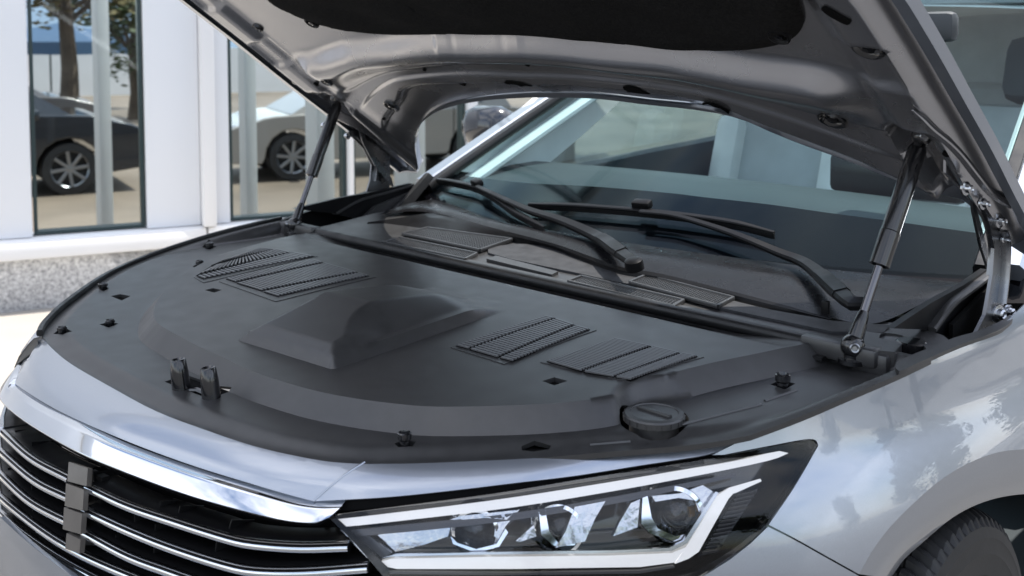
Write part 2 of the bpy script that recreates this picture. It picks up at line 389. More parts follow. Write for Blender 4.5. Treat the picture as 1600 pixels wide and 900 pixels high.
# things behind the glass: parked cars, columns, trees; some stand in for reflections ------------------------------------------------
def at_depth(x, y, D): return CAM + rays([(x, y)])[0] * D
def make_car(name, label, x, D, paint, facing=1, H=1.58, Ln=4.5, group=None, yaw=0):
    """estate car; x = picture column of its front wheel hub, D = distance"""
    hub = at_depth(x, 250, D); root = empty(name, (hub[0], hub[1], YARD), label, 'car', group)
    a = FB * facing; root.rotation_euler = (0, 0, math.atan2(a[1], a[0]) + yaw)
    W = .92; g = .2
    low = [(.92, .30), (.95, .62), (.86, .80), (.55, .90), (-.1, 1.0), (-3.3, 1.02), (-3.42, .8), (-3.45, .35)]
    low = [(px * Ln / 4.4, z * H / 1.58) for px, z in low]
    up_ = [(.02, 1.0), (-.75, 1.46), (-1.1, 1.54), (-2.5, 1.55), (-3.05, 1.42), (-3.36, 1.02)]; up_ = [(px * Ln / 4.4, z * H / 1.58) for px, z in up_]
    arches = []
    def arch(cx): return [(cx + .40 * math.cos(t), .34 + .40 * math.sin(t)) for t in np.linspace(0, math.pi, 9)]
    wx = -2.72 * Ln / 4.4
    body = low + [(wx - .44, .28)] + arch(wx)[::-1] + [(wx + .44, .28), (-.44, .28)] + arch(0)[::-1] + [(.44, .26)]
    prof = cr(low, 4).tolist() + [tuple(p) for p in body[len(low):]]
    mb = MB(); P = np.array(prof)
    V = np.array([(p[0], -W, p[1]) for p in prof]); mb.plate(np.array([(p[0], 0, p[1]) for p in prof]), (0, 1, 0), 2 * W)
    o = mb.build('body', paint, root, 25)
    bmd = o.modifiers.new('edge', 'BEVEL'); bmd.width = .05; bmd.segments = 3; bmd.limit_method = 'ANGLE'
    mb = MB(); up2 = cr(up_, 4); n = len(up2)
    mb.add([(p[0], -W + .04 + .18 * (p[1] - 1) / .55, p[1]) for p in up2] + [(p[0], W - .04 - .18 * (p[1] - 1) / .55, p[1]) for p in up2], [[i, i + 1, n + i + 1, n + i] for i in range(n - 1)] + [list(range(n)), list(range(2 * n - 1, n - 1, -1))])
    mb.build('roof', paint, root, 30)
    for sd in (-1, 1):
        for x0, x1 in ((-.45, -1.42), (-1.5, -2.4), (-2.48, -2.95)):
            yy = lambda z: sd * (W - .04 - .18 * (z - 1) / .55 + .006)
            zt = np.interp([x0, x1], [p[0] for p in up2][::-1], [p[1] for p in up2][::-1]) - .07
            q = [(x0 + .0, yy(1.05), 1.05), (x1, yy(1.05), 1.05), (x1 - .02, yy(zt[1]), zt[1]), (x0 - .05, yy(zt[0]), zt[0])]
            MB().plate(q, (0, 1, 0), .012).build('window', M['carglass'], root)
        for cx in (0, wx):
            wh = empty('wheel', (cx, sd * .80, .34), parent=root)
            MB().lathe((0, 0, 0), (0, sd, 0), [(.20, -.10), (.33, -.10), (.345, -.06), (.345, .06), (.33, .10), (.24, .105), (.24, .0), (.02, .0)], 32).build('tyre', M['tyre'], wh)
            mb = MB(); mb.lathe((0, 0, 0), (0, sd, 0), [(.235, .06), (.25, .085), (.235, .1), (.22, .085), (.22, .06)], 32); mb.lathe((0, 0, 0), (0, sd, 0), [(.05, .04), (.05, .09), (.0, .095)], 16)
            for q in range(8):
                t = q * math.pi / 4; mb.sweep([(.04 * math.cos(t), sd * .08, .04 * math.sin(t)), (.23 * math.cos(t + .12), sd * .09, .23 * math.sin(t + .12))], RECT(.022, .012), (0, 1, 0))
            mb.build('rim', M['rim'], wh)
        MB().box((.80, sd * .62, .74), (.10, .2, .07), bev=.03).build('headlight', M['silver_bezel'], root)
        MB().box((-.42, sd * (W + .08), 1.06), (.06, .10, .07), bev=.03).build('door_mirror', paint, root)
        for x0 in (-1.46, -2.45): MB().box((x0, sd * (W + .001), .68), (.006, .004, .30)).build('door_seam', M['black'], root)
        MB().box((-1.35, sd * (W + .012), .86), (.10, .014, .016), bev=.005).build('door_handle', M['chrome'], root)
    return root
make_car('parked_car', 'dark blue estate car behind the left showroom window, nearest of the dark cars', 95, 14.0, M['darkcar'], 1, 1.66, 4.5, yaw=.1)
make_car('parked_car', 'brownish grey car partly hidden behind the dark blue car at the left window', 70, 19.0, M['greycar'], 1, 1.6, 4.5, yaw=.05)
make_car('parked_car', 'cream white car with spoked wheels behind the second showroom window', 437, 15.4, M['whitecar'], -1, 1.5, 4.5, yaw=.0)
for px, D, wd in ((162, 8.2, .05), (388, 8.0, .05), (500, 9, .09), (640, 11, .12)):
    p = at_depth(px, 250, D)
    if px in (162, 388, 500, 640):
        mb = MB().box((0, 0, 2.2), (wd, wd, 2.2), bev=.006); o = mb.build('steel_column', M['column'], None); o.location = (p[0], p[1], YARD)
        MB().box((0, 0, .02), (wd + .06, wd + .06, .02), bev=.004).build('base_plate', M['frame'], o)
        o['category'] = 'column'; o['group'] = 'slim white columns behind the showroom windows'
        o['label'] = {162: 'slim white column standing in for a mullion mirrored in the left window', 388: 'slim white column in front of the cream car at the second window', 500: 'white column to the right of the cream car at the second window', 640: 'white column seen through the gap below the raised bonnet corner'}[px]  # left window column is added for a mullion reflected in the pane

def make_tree(name, label, loc, h, spread, leaf, seed, nl=5200, group=None, trunk_h=.4, leaf_s=.10, src=None):
    root = empty(name, loc, label, 'tree', group)
    if src:
        for ch in src.children:
            c = ch.copy(); COL.objects.link(c); c.parent = root
        root.rotation_euler = (0, 0, seed * 1.3); root.scale = (h / src['h'],) * 3; return root
    rng = random.Random(seed); mb = MB(); tips = []
    th = h * trunk_h
    mb.tube([(0, 0, -.1), (.04, .02, th * .5), (.02, -.05, th), (.1, .05, h * .7)], .035 * h, 10, [1.25, .9, .7, .3])
    for i in range(11):
        a = rng.uniform(0, 6.28); z0 = rng.uniform(th * .8, h * .65); r = spread * rng.uniform(.5, 1)
        e = (r * math.cos(a), r * math.sin(a), z0 + rng.uniform(.15, .4) * h); m_ = (e[0] * .45, e[1] * .45, z0 + .45 * (e[2] - z0))
        mb.tube([(0, 0, z0), m_, e], .012 * h, 6, [1, .7, .25]); tips += [e, tuple((np.array(m_) + e) / 2)]
    mb.build('trunk', M['bark'], root)
    V, Fs = [], []
    cl = [(t, rng.uniform(.5, 1.0) * spread * .42) for t in tips] + [((rng.uniform(-.5, .5) * spread, rng.uniform(-.5, .5) * spread, rng.uniform(th, h)), spread * .4) for _ in range(10)]
    for i in range(nl):
        c, r = cl[rng.randrange(len(cl))]; d = Vector((rng.gauss(0, 1), rng.gauss(0, 1), rng.gauss(0, .75))); d = d.normalized() * r * rng.random() ** .4
        p = Vector(c) + d; q = Matrix.Rotation(rng.uniform(0, 6.28), 3, 'Z') @ Matrix.Rotation(rng.uniform(-1.1, 1.1), 3, 'X'); s = leaf_s * rng.uniform(.6, 1.4); n = len(V)
        V += [tuple(p + q @ Vector(k)) for k in ((-s, 0, 0), (0, -s * .5, 0), (s, 0, s * .1), (0, s * .5, 0))]; Fs.append([n, n + 1, n + 2, n + 3])
    me = bpy.data.meshes.new('crown'); me.from_pydata(V, [], Fs); o = link('crown', me, leaf, root); o['kind'] = 'stuff'; root['h'] = h
    return root
p = at_depth(110, 250, 21); make_tree('yard_tree', 'bare trunked tree with brown foliage, standing in for one mirrored in the left window', (p[0], p[1], YARD), 5.2, 2.0, M['leaf2'], 3, 4200, trunk_h=.55)  # placed behind the pane in place of the trees it reflects
p = at_depth(215, 250, 26); make_tree('yard_tree', 'green tree at the right side of the left showroom window', (p[0], p[1], YARD), 5.5, 1.7, M['leaf'], 4, 4200, trunk_h=.25)
p = at_depth(880, 200, 17); T1 = make_tree('yard_tree', 'yellowish tree seen through the windscreen and the far door window', (p[0], p[1], YARD), 4.6, 2.0, M['leaf2'], 5, 4200, trunk_h=.3)
p = at_depth(620, 200, 22); make_tree('yard_tree', 'dark green tree behind the gap under the raised bonnet', (p[0], p[1], YARD), 5.0, 2.2, M['leaf'], 6, 4200, trunk_h=.2)
# trees out in the open on the near side, mirrored in the wing of the car
for i, (x, y, h, lf) in enumerate(((11, 9, 4.4, 'leaf'), (9, 14, 5.2, 'leaf'), (13, 21, 6.5, 'leaf'), (18, 12, 4.6, 'leaf'), (10, 30, 8.5, 'leaf'), (21, 5, 4.6, 'leaf'), (25, -9, 6, 'leaf'))):
    if i == 0: TS = make_tree('car_park_tree', 'leafy green tree at the car park edge, only mirrored in the wing', (x, y, 0), h, h * .42, M[lf], 11, 9000, 'trees mirrored in the car wing', .2, .11)
    else: make_tree('car_park_tree', 'leafy green tree at the car park edge, only mirrored in the wing', (x, y, 0), h, 1, M[lf], i, group='trees mirrored in the car wing', src=TS)
TS['group'] = 'trees mirrored in the car wing'
# blue canopy added behind the left window for an awning reflected in it
p = at_depth(95, 200, 30); tent = empty('mirrored_awning', (p[0], p[1], YARD), 'blue canopy standing in for an awning mirrored in the left window', 'tent'); tent.rotation_euler = (0, 0, .3)
MB().add([(-2.2, -1.5, 1.6), (2.2, -1.5, 1.6), (2.2, 1.5, 1.6), (-2.2, 1.5, 1.6), (-2.2, -1.5, 1.95), (2.2, -1.5, 1.95), (2.2, 1.5, 1.95), (-2.2, 1.5, 1.95), (0, 0, 2.5)], [[0, 1, 5, 4], [1, 2, 6, 5], [2, 3, 7, 6], [3, 0, 4, 7], [4, 5, 8], [5, 6, 8], [6, 7, 8], [7, 4, 8]]).build('canopy', M['blue'], tent)
for a in (-2.15, 2.15):
    for b in (-1.45, 1.45): MB().tube([(a, b, 0), (a, b, 1.62)], .03, 8).build('pole', M['frame'], tent)
# far yard wall, and hills added for those reflected in the panes
o = fbox(MB(), -14, 40, YARD, YARD + 1.7, 34, 34.3).build('yard_wall', M['sill']); o['label'] = 'long pale boundary wall far behind the showroom windows'; o['category'] = 'wall'
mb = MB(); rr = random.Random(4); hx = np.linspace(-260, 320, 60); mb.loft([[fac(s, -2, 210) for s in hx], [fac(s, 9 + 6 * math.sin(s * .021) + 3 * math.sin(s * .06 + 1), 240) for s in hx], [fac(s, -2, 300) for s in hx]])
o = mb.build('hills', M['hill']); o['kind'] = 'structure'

# ==================================================================  THE SILVER CAR
car = empty('silver_car', (0, 0, 0), 'silver car with its bonnet propped open in front of the showroom', 'car')

# ---- body hull: plan curve at headlight-top height and outward bulge by height
PLAN = cr([(-.80, .7), (-.79, .25), (-.77, .05), (-.74, -.15), (-.69, -.33), (-.60, -.49), (-.50, -.60), (-.40, -.685), (-.25, -.735), (-.10, -.748), (.0, -.745), (.123, -.722), (.25, -.695), (.345, -.652), (.415, -.600), (.50, -.495), (.572, -.375), (.637, -.285), (.695, -.20), (.735, -.10), (.768, .05), (.788, .22), (.80, .45), (.805, 1.0)], 14)
PLAN = even(PLAN, 900); _t = np.gradient(PLAN, axis=0); _t /= np.linalg.norm(_t, axis=1)[:, None]; PN = np.stack([_t[:, 1], -_t[:, 0]], 1)
PN = np.stack([np.convolve(np.pad(PN[:, k], 12, 'edge'), np.ones(25) / 25, 'valid') for k in (0, 1)], 1); PN /= np.linalg.norm(PN, axis=1)[:, None]
_zk = np.array([.50, .60, .68, .74, .78, .82, .86, .90, .925, .945, .96]); _ok = np.array([.03, .040, .046, .042, .034, .020, .0, -.010, -.015, -.020, -.034])
_zz = np.linspace(.5, .96, 231); _oo = np.interp(_zz, _zk, _ok); _oo = np.convolve(np.pad(_oo, 8, 'reflect', reflect_type='odd'), np.ones(17) / 17, 'valid')
def hull(off=0.0):
    def fn(U, V):
        i = np.clip(U, 0, 899); a = np.floor(i).astype(int); b = np.minimum(a + 1, 899); t = (i - a)[:, None]
        p = PLAN[a] * (1 - t) + PLAN[b] * t; n = PN[a] * (1 - t) + PN[b] * t
        q = p + n * (np.interp(V, _zz, _oo) + off)[:, None]; return np.column_stack([q, V])
    return fn
_us, _vs = np.linspace(0, 899, 700), np.linspace(.5, .96, 150)
HULL = Surf(hull(), _us, _vs)
_us2, _vs2 = np.linspace(0, 899, 300), np.linspace(.5, .96, 60)
_hc = {}
def hull_at(off):
    if off not in _hc: _hc[off] = Surf(hull(off), _us2, _vs2)
    return _hc[off]

# ---- engine bay deck
def deck0(x, y): return .930 - .030 * sstep(.05, .6, -np.asarray(y)) 
DECK0 = Surf(lambda u, v: np.column_stack([u, v, deck0(u, v)]), np.linspace(-1.1, 1.1, 60), np.linspace(-.95, .5, 120))
RIM = Surf(lambda u, v: np.column_stack([u, v, deck0(u, v) - .014]), np.linspace(-1.1, 1.1, 60), np.linspace(-.95, .5, 120))
EDGE = Surf(lambda u, v: np.column_stack([u, v, deck0(u, v) - .024 + .034 * sstep(-.35, .0, v)]), np.linspace(-1.1, 1.1, 60), np.linspace(-.95, .5, 120))
front_px = [(65, 522), (80, 540), (110, 565), (170, 600), (245, 640), (330, 672), (400, 695), (470, 711), (520, 719), (570, 722), (650, 721), (750, 717), (850, 712), (950, 705), (1050, 698), (1120, 690), (1172, 680)]
side_px = [(1172, 680), (1250, 651), (1330, 617), (1400, 587), (1455, 561)]
left_px = [(440, 343), (400, 352), (330, 370), (250, 396), (190, 421), (150, 443), (100, 480), (72, 508), (65, 522)]
front_xy = EDGE.hit(cr(front_px, 5))[:, :2]; side_xy = EDGE.hit(cr(side_px, 5))[:, :2]; left_xy = EDGE.hit(cr(left_px, 5))[:, :2]
rear_xy = np.array([(.70, .035), (.4, .035), (0, .035), (-.4, .035), (-.70, .035)])
deck_out = np.vstack([front_xy, side_xy[1:], rear_xy, left_xy[:-1]])
plateau_px = [(340, 406), (293, 432), (257, 463), (242, 490), (247, 513), (283, 535), (313, 551), (350, 568), (400, 592), (483, 618), (550, 632), (617, 641), (683, 646), (800, 644), (883, 639), (940, 632), (975, 622), (1010, 606), (1060, 590), (1120, 575), (1183, 562), (1260, 545)]
plat_xy = np.vstack([DECK0.hit(cr(plateau_px, 4))[:, :2], [(.60, .2), (-.62, .2)]])
XY = lambda px, s=DECK0: s.hit(px)[:, :2]
bul = XY([(372, 540), (520, 588), (800, 489), (690, 452), (600, 440), (433, 500)])
# bulge frame: front edge left corner, lateral unit, rearward unit
bl, br = XY([(372, 541)])[0], XY([(520, 588)])[0]; rr_ = XY([(800, 491)])[0]
def bulge(x, y):
    q = np.column_stack([x, y]); bu = (br - bl); W_ = np.linalg.norm(bu); bu = bu / W_; bv = (rr_ - br); Ln = np.linalg.norm(bv); bv = bv / Ln
    det = bu[0] * bv[1] - bu[1] * bv[0]; d = q - bl; u = (d[:, 0] * bv[1] - d[:, 1] * bv[0]) / det; v = (bu[0] * d[:, 1] - bu[1] * d[:, 0]) / det
    u = u / W_; vn = v / Ln
    ins = np.minimum(np.minimum(u, 1 - u) * W_, v)               # metres inside the front and sides
    lf = np.minimum(np.minimum(u * W_ / .011, (1 - u) * W_ / .015), v / .011)
    lip = .013 * np.clip(lf, 0, 1) * (1 - sstep(.75, 1.0, vn))
    grow = np.clip((vn + .06) / .46, 0, 1) * (1 - np.clip((vn - .42) / .64, 0, 1))
    eR = 1.0 - .36 * sstep(.0, .36, vn); lat = (1 - np.clip((u - eR + .04) / .26, 0, 1)) * np.clip(u / (.06 + .10 * np.clip(vn, 0, 1)), 0, 1)
    side = (1 - sstep(.0, .06, -u)) * sstep(.05, .3, vn) * (1 - sstep(.5, .9, vn)) * (u < 0)
    return np.where(v > -.01, lip + .033 * grow * lat * np.clip((lf - .9) / 1.4, 0, 1), 0) - .006 * side * 0
cap_c = XY([(1022, 652)], RIM)[0]; cap_r = .037
pock = XY([(1020, 645)], RIM)[0]
def deck_h(x, y):
    q = np.column_stack([x, y]); h = deck0(x, y)
    dp = dist_poly(plat_xy, q); dp = np.where(inside(plat_xy, q), dp, -dp)
    # recess around the filler cap cuts into the plateau
    dc = np.hypot(x - pock[0] - .012, y - pock[1] - .008); cut = 1 - sstep(.040, .064, dc)
    h = h + .009 - .026 * (1 - np.clip((dp + .026) / .025, 0, 1) * (1 - cut))
    do = dist_poly(deck_out, q)
    fr = sstep(-.30, -.45, y) * 0 + (y < .0)
    h -= .010 * (1 - sstep(.002, .035, do)) * (1 - sstep(-.35, -.1, y))
    h -= .014 * sstep(-.055, -.03, y) * (1 - sstep(.45, .62, np.abs(x)))              # gutter in front of the seal
    fe = (1 - sstep(.012, .030, do)) * sstep(-.50, -.34, y) * (1 - sstep(.06, .08, y))     # sealing flange along the wings
    he = deck0(x, y) - .024 + .034 * sstep(-.35, .0, y)
    h += bulge(x, y)
    return h * (1 - fe) + he * fe
def quad_hole(px, s=DECK0): return XY(px, s)
slots = {'a': [(173, 460), (188, 457), (204, 460), (190, 467)], 'b': [(155, 504), (172, 500), (185, 503), (170, 509)], 'c': [(83, 513), (98, 508), (113, 515), (98, 518)], 'd': [(320, 461), (333, 458), (347, 461), (335, 465)],
         'e': [(847, 606), (866, 600), (887, 606), (866, 613)], 'f': [(815, 688), (835, 683), (861, 686), (858, 689), (833, 692), (815, 691)], 'g': [(616, 689), (630, 684), (650, 686), (645, 692), (622, 693)], 'h': [(257, 593), (290, 582), (362, 607), (327, 620)],
         'i': [(1204, 597), (1220, 590), (1243, 596), (1226, 605)], 'j': [(300, 414), (312, 409), (323, 411), (312, 417)], 'k': [(316, 384), (327, 380), (338, 383), (327, 388)], 'l': [(152, 446), (160, 442), (170, 448), (161, 453)]}
holes = [XY(v, DECK0 if k_ in 'de' else RIM) for k_, v in slots.items()]
cap_hole = np.array([(cap_c[0] + (cap_r + .005) * math.cos(t), cap_c[1] + (cap_r + .005) * math.sin(t)) for t in np.linspace(0, 2 * math.pi, 24, endpoint=False)])
_bu = (br - bl) / np.linalg.norm(br - bl); _bv = (rr_ - br) / np.linalg.norm(rr_ - br); _bl = np.linalg.norm(rr_ - br)
b1 = [bl + _bv * _bl * .98, bl, br, br + _bv * _bl * .98]; b2 = [bl + _bu * .011 + _bv * _bl * .98, bl + _bu * .011 + _bv * .011, br - _bu * .015 + _bv * .011, br - _bu * .015 + _bv * _bl * .98]
def runs(P):
    """the stretches of a line that lie on the deck, clear of its edge and its holes"""
    ok = inside(deck_out, P) & (dist_poly(deck_out, P) > .006) & (P[:, 1] < .0) & (np.hypot(P[:, 0] - pock[0], P[:, 1] - pock[1]) > .075)
    for h in holes: ok &= (dist_poly(h, P) > .006) & ~inside(h, P)
    out, cur = [], []
    for p, k in zip(P, ok):
        if k: cur.append(p)
        elif len(cur) > 2: out.append(np.array(cur)); cur = []
        else: cur = []
    return out + ([np.array(cur)] if len(cur) > 2 else [])
_pl = resample(plat_xy[:-2], .006); _tg = np.gradient(_pl, axis=0); _tg = np.stack([np.convolve(np.pad(_tg[:, k], 4, 'edge'), np.ones(9) / 9, 'valid') for k in (0, 1)], 1); _tg /= np.linalg.norm(_tg, axis=1)[:, None]
_nr = np.stack([_tg[:, 1], -_tg[:, 0]], 1); _c = _pl.mean(0); _nr *= np.sign(((_pl - _c - np.array([0, .15])) * _nr).sum(1))[:, None]
step_lines = runs(_pl + _nr * .001) + runs(_pl + _nr * .026)
v2, f2 = cdt(deck_out, .0052, holes + [cap_hole], [np.array(b1), np.array(b2)] + step_lines)
cover = shell('engine_cover', np.column_stack([v2, deck_h(v2[:, 0], v2[:, 1])]), f2, M['plastic'], car, .007, view=np.array([0, -.3, 5]), angle=36)
for h in holes + [cap_hole]:
    c = h.mean(0); hh = h + (h - c) * .12; zt = deck_h(hh[:, 0], hh[:, 1]).mean()
    h2 = c + (h - c) * (1.7 if len(h) < 10 else 1.15); MB().plate(np.column_stack([h2, np.full(len(h2), zt - .042)]), (0, 0, 1), .006).build('slot_well', M['black'], cover)
    MB().plate(np.column_stack([hh, np.full(len(hh), zt - (.0085 if len(h) < 10 else .034))]), (0, 0, 1), .006).build('slot_floor', M['black'], cover)
def deck_pt(px, s=RIM, up=0):
    xy = XY([px], s)[0]; return np.array([xy[0], xy[1], float(deck_h(np.array([xy[0]]), np.array([xy[1]]))[0]) + up])
# pegs standing in some of the slots
for px, r, h_ in (((632, 688), .0085, .012), ((1223, 598), .010, .014), ((312, 413), .008, .010), ((327, 384), .009, .010), ((161, 447), .009, .008), ((172, 503), .008, .006), ((97, 513), .008, .006)):
    c = deck_pt(px); MB().lathe(c, (0, 0, 1), [(r * .8, -.02), (r * .8, h_ * .3), (r, h_ * .45), (r, h_), (r * .82, h_ + .001), (r * .7, h_ - .003), (0, h_ - .003)], 20).build('rubber_buffer', M['strut_black'], cover)
# bonnet latch: two posts with a striker between
for px in ((283, 603), (330, 617)):
    c = deck_pt(px); c[2] = .885; ax = np.array([-.10, -.05, 1.0])
    MB().lathe(c, ax, [(.013, -.02), (.012, .02), (.0105, .036), (.009, .038), (.006, .036), (0, .036)], 18).build('latch_post', M['strut_black'], cover)
a, b = deck_pt((278, 601)), deck_pt((340, 614)); a[2] = b[2] = .878
MB().tube([a, (a + b) / 2 + (0, 0, .006), b], .004, 8).build('latch_striker', M['strut_black'], cover)
# filler cap
cc = np.array([cap_c[0], cap_c[1], float(deck0(cap_c[0], cap_c[1])) - .019])
cap = MB().lathe(cc, (0, 0, 1), [(cap_r * .8, -.03), (cap_r * .82, .0), (cap_r, .002), (cap_r, .009), (cap_r * .96, .011), (cap_r * .80, .012), (cap_r * .78, .0108), (0, .0108)], 40).build('filler_cap', M['plastic'], cover)
mb = MB()
for i in range(20):
    t = i * math.pi / 10; mb.box(cc + (cap_r * math.cos(t), cap_r * math.sin(t), .006), (.0009, .0022, .003), [(math.cos(t), math.sin(t), 0), (-math.sin(t), math.cos(t), 0), (0, 0, 1)])
mb.box(cc + (0, 0, .0118), (.024, .0035, .0022), bev=.001); mb.build('cap_grip', M['plastic'], car).parent = cover
# small moulded ribs on the rim
for a, b in (((1060, 661), (1190, 628)), ((1195, 623), (1245, 606)), ((922, 683), (985, 678))):
    mb = MB().tube([deck_pt(a), deck_pt(b)], .0022, 6); mb.build('moulded_rib', M['plastic'], cover)

# ---- vents: each a thin plate with separate slats
def vent(plate_px, cols, nslat, clip=None, wf=.50):
    P = XY(cr(plate_px, 1)[:-1] if False else plate_px); v, f = cdt(P, .01)
    zf = lambda q: deck_h(q[:, 0], q[:, 1])
    pl = shell('vent_plate', np.column_stack([v, zf(v) + .0010]), f, M['plastic'], car, .003, view=np.array([0, -.3, 5]), angle=50)
    for q in cols:                       # q: front-left, rear-left, rear-right, front-right (picture points)
        A, B, C_, D_ = XY(q)
        base = np.array([A, B, C_, D_]); MB().plate(np.column_stack([base, zf(base) + .0012]), (0, 0, 1), .0010).build('vent_opening', M['black'], pl)
        me = None; L0 = np.linalg.norm(D_ - A) ; step = np.linalg.norm(B - A) / nslat
        for i in range(nslat):
            t = (i + .5) / nslat; a = A + (B - A) * t; b = D_ + (C_ - D_) * t; a, b = a + (b - a) * .03, b - (b - a) * .03; m_ = (a + b) / 2
            if clip is not None:
                k = inside(XY(clip), np.array([a, b]))
                if not k.any(): continue
                if not k.all():
                    g = a + np.outer(np.linspace(0, 1, 30), b - a); kk = np.where(inside(XY(clip), g))[0]; a, b = g[kk[0]], g[kk[-1]]; m_ = (a + b) / 2
                    if np.linalg.norm(b - a) < .006: continue
            ln = np.linalg.norm(b - a)
            if me is None:
                o = MB().box((0, 0, 0), (.5, .5, .0012)).build('slat', M['slat'], pl, 30); me = o.data
            else:
                o = bpy.data.objects.new('slat', me); COL.objects.link(o); o.parent = pl
            d = (b - a) / ln
            o.location = (m_[0], m_[1], float(zf(m_[None])[0]) + .0026); o.scale = (ln, step * wf, 1); o.rotation_euler = (.12, 0, math.atan2(d[1], d[0]))
    return pl
vent([(342, 448), (492, 410), (588, 441), (431, 480)], [[(353, 445), (489, 414), (505, 419), (368, 450)], [(370, 452), (508, 420), (560, 435), (409, 464)], [(412, 466), (562, 436), (577, 440), (434, 473)]], 27)
vent([(303, 441), (350, 414), (405, 391), (440, 392), (497, 408), (318, 450)], [[(308, 441), (460, 403), (492, 409), (318, 445)], [(330, 424), (432, 398), (456, 403), (306, 440)], [(365, 408), (405, 397), (430, 398), (330, 423)]], 24, clip=[(306, 441), (352, 414), (404, 393), (440, 394), (495, 408), (318, 447)])
vent([(704, 553), (858, 501), (932, 526), (788, 580)], [[(712, 552), (853, 505), (868, 508), (731, 557)], [(733, 558), (870, 509), (898, 519), (777, 571)], [(781, 572), (901, 520), (922, 526), (800, 577)]], 26)
vent([(844, 577), (962, 537), (1100, 569), (974, 606)], [[(854, 577), (960, 541), (1018, 553), (908, 593)], [(911, 594), (1022, 554), (1063, 564), (958, 602)], [(961, 603), (1067, 565), (1090, 569), (985, 606)]], 26)

# ---- rear seal and strut brackets
def bothsides(fn):
    for m_ in (False, True): fn(m_)
sx = np.linspace(-.655, .625, 60)
mb = MB().tube([(x, .008 - .0 * x, .934) for x in sx], .0105, 14); seal = mb.build('bonnet_seal', M['rubber'], car)
MB().sweep([(x, -.012, .922) for x in sx], RECT(.007, .003), (0, 0, 1)).build('seal_lip', M['rubber'], seal)
def bracket(m_):
    s = -1 if m_ else 1
    b = MB().box((.64, .006, .934), (.055, .014, .013), bev=.005).build('strut_bracket', M['plastic'], car, mirror=m_)
    MB().box((.682, .02, .925), (.026, .02, .016), bev=.006).build('bracket_foot', M['plastic'], b, mirror=m_)
bothsides(bracket)

# ---- gas struts
def strut(m_):
    A, B = np.array([.660, .0, .945]), np.array([.687, .147, 1.222]); d = (B - A); Ln = np.linalg.norm(d); d /= Ln; pt = lambda t: A + d * Ln * t
    g = empty('gas_strut', (0, 0, 0), parent=car)
    MB().tube([pt(.10), pt(.42)], .0062, 16).build('piston_rod', M['rod'], g, mirror=m_)
    mb = MB().lathe(pt(0), d, [(.010, .37 * Ln), (.0142, .372 * Ln), (.0142, .53 * Ln), (.0132, .535 * Ln), (.0132, .93 * Ln), (.012, .94 * Ln), (.009, .96 * Ln)], 28); mb.build('cylinder', M['strut_black'], g, mirror=m_)
    mb = MB().lathe(pt(0), d, [(.012, -.005), (.010, .03), (.0078, .045), (.0062, .05)], 20); mb.ball(A, .0165); mb.lathe(A - (0, 0, .006), (0, 0, -1), [(.012, 0), (.012, .010), (.019, .011), (.019, .017), (0, .017)], 20); mb.build('lower_ball_socket', M['strut_black'], g, mirror=m_)
    mb = MB().ball(B, .0145); mb.lathe(pt(.9), d, [(.009, 0), (.009, .03)], 16); mb.build('upper_ball_socket', M['strut_black'], g, mirror=m_)
    for c in (A, B):
        n = np.array([.55, -.80, .1]) ; n /= np.linalg.norm(n)
        MB().lathe(c, n, [(.0072, .010), (.0072, .0185), (.0055, .020), (.0035, .0195), (.003, .017), (0, .017)], 16).build('ball_stud', M['steel'], g, mirror=m_)
bothsides(strut)

# ---- silver front panel above the grille
low_px = [(2, 577), (10, 588), (40, 611), (100, 646), (200, 690), (300, 727), (400, 758), (455, 774), (490, 783)]
low_px2 = [(490, 783), (600, 777), (700, 767), (800, 755), (900, 743), (1000, 727), (1060, 718), (1113, 708), (1172, 684)]
def panel_fn(u, v):          # plan parameter, inward distance
    i = np.clip(u, 0, 899); a = np.floor(i).astype(int); b = np.minimum(a + 1, 899); t = (i - a)[:, None]
    p = PLAN[a] * (1 - t) + PLAN[b] * t; n = PN[a] * (1 - t) + PN[b] * t; q = p - n * v[:, None]
    base = .853 + .020 * sstep(-.62, -.25, p[:, 1])
    z = base + .034 * (1 - np.exp(-v / .032)) - .004 * sstep(-.01, 0, -v)
    return np.column_stack([q, z])
PANEL = Surf(panel_fn, np.linspace(60, 860, 640), np.linspace(-.012, .16, 70))
px_left = np.vstack([cr(low_px, 5), [(570, 724)], cr(front_px[:10], 4)[::-1], [(40, 545), (18, 562)]])
px_right = np.vstack([cr(low_px2, 5)[:-1], [(1172, 684)], cr(front_px[9:], 4)[::-1]])
fp = empty('front_panel', (0, 0, 0), parent=car)
cx0 = np.array([(490, 783), (514, 762), (540, 741), (570, 722)])
lp = np.vstack([cr(low_px, 5), cr(cx0, 4)[1:-1], [(570, 725)], (cr(front_px[:10], 4)[::-1] + (0, 3))[1:], [(45, 540), (18, 562)]])
patch('centre_section', lp, PANEL, M['paint'], fp, 8, thick=.006)
rp_ = np.vstack([cr(low_px2, 5)[:-1], [(1113, 709), (1174, 682)], (cr(front_px[9:], 4)[::-1] + (0, 3))[1:-1], [(570, 725)], cr(cx0, 4)[::-1][1:-1]])
def crease(P): return P
patch('headlamp_section', rp_ + np.array((1.2, 0)), PANEL, M['paint'], fp, 8, thick=.006)
# light catching edge along the crease between the two sections
MB().tube(PANEL.hit(cr(cx0, 6)), .0012, 6).build('crease_edge', M['paint'], fp)

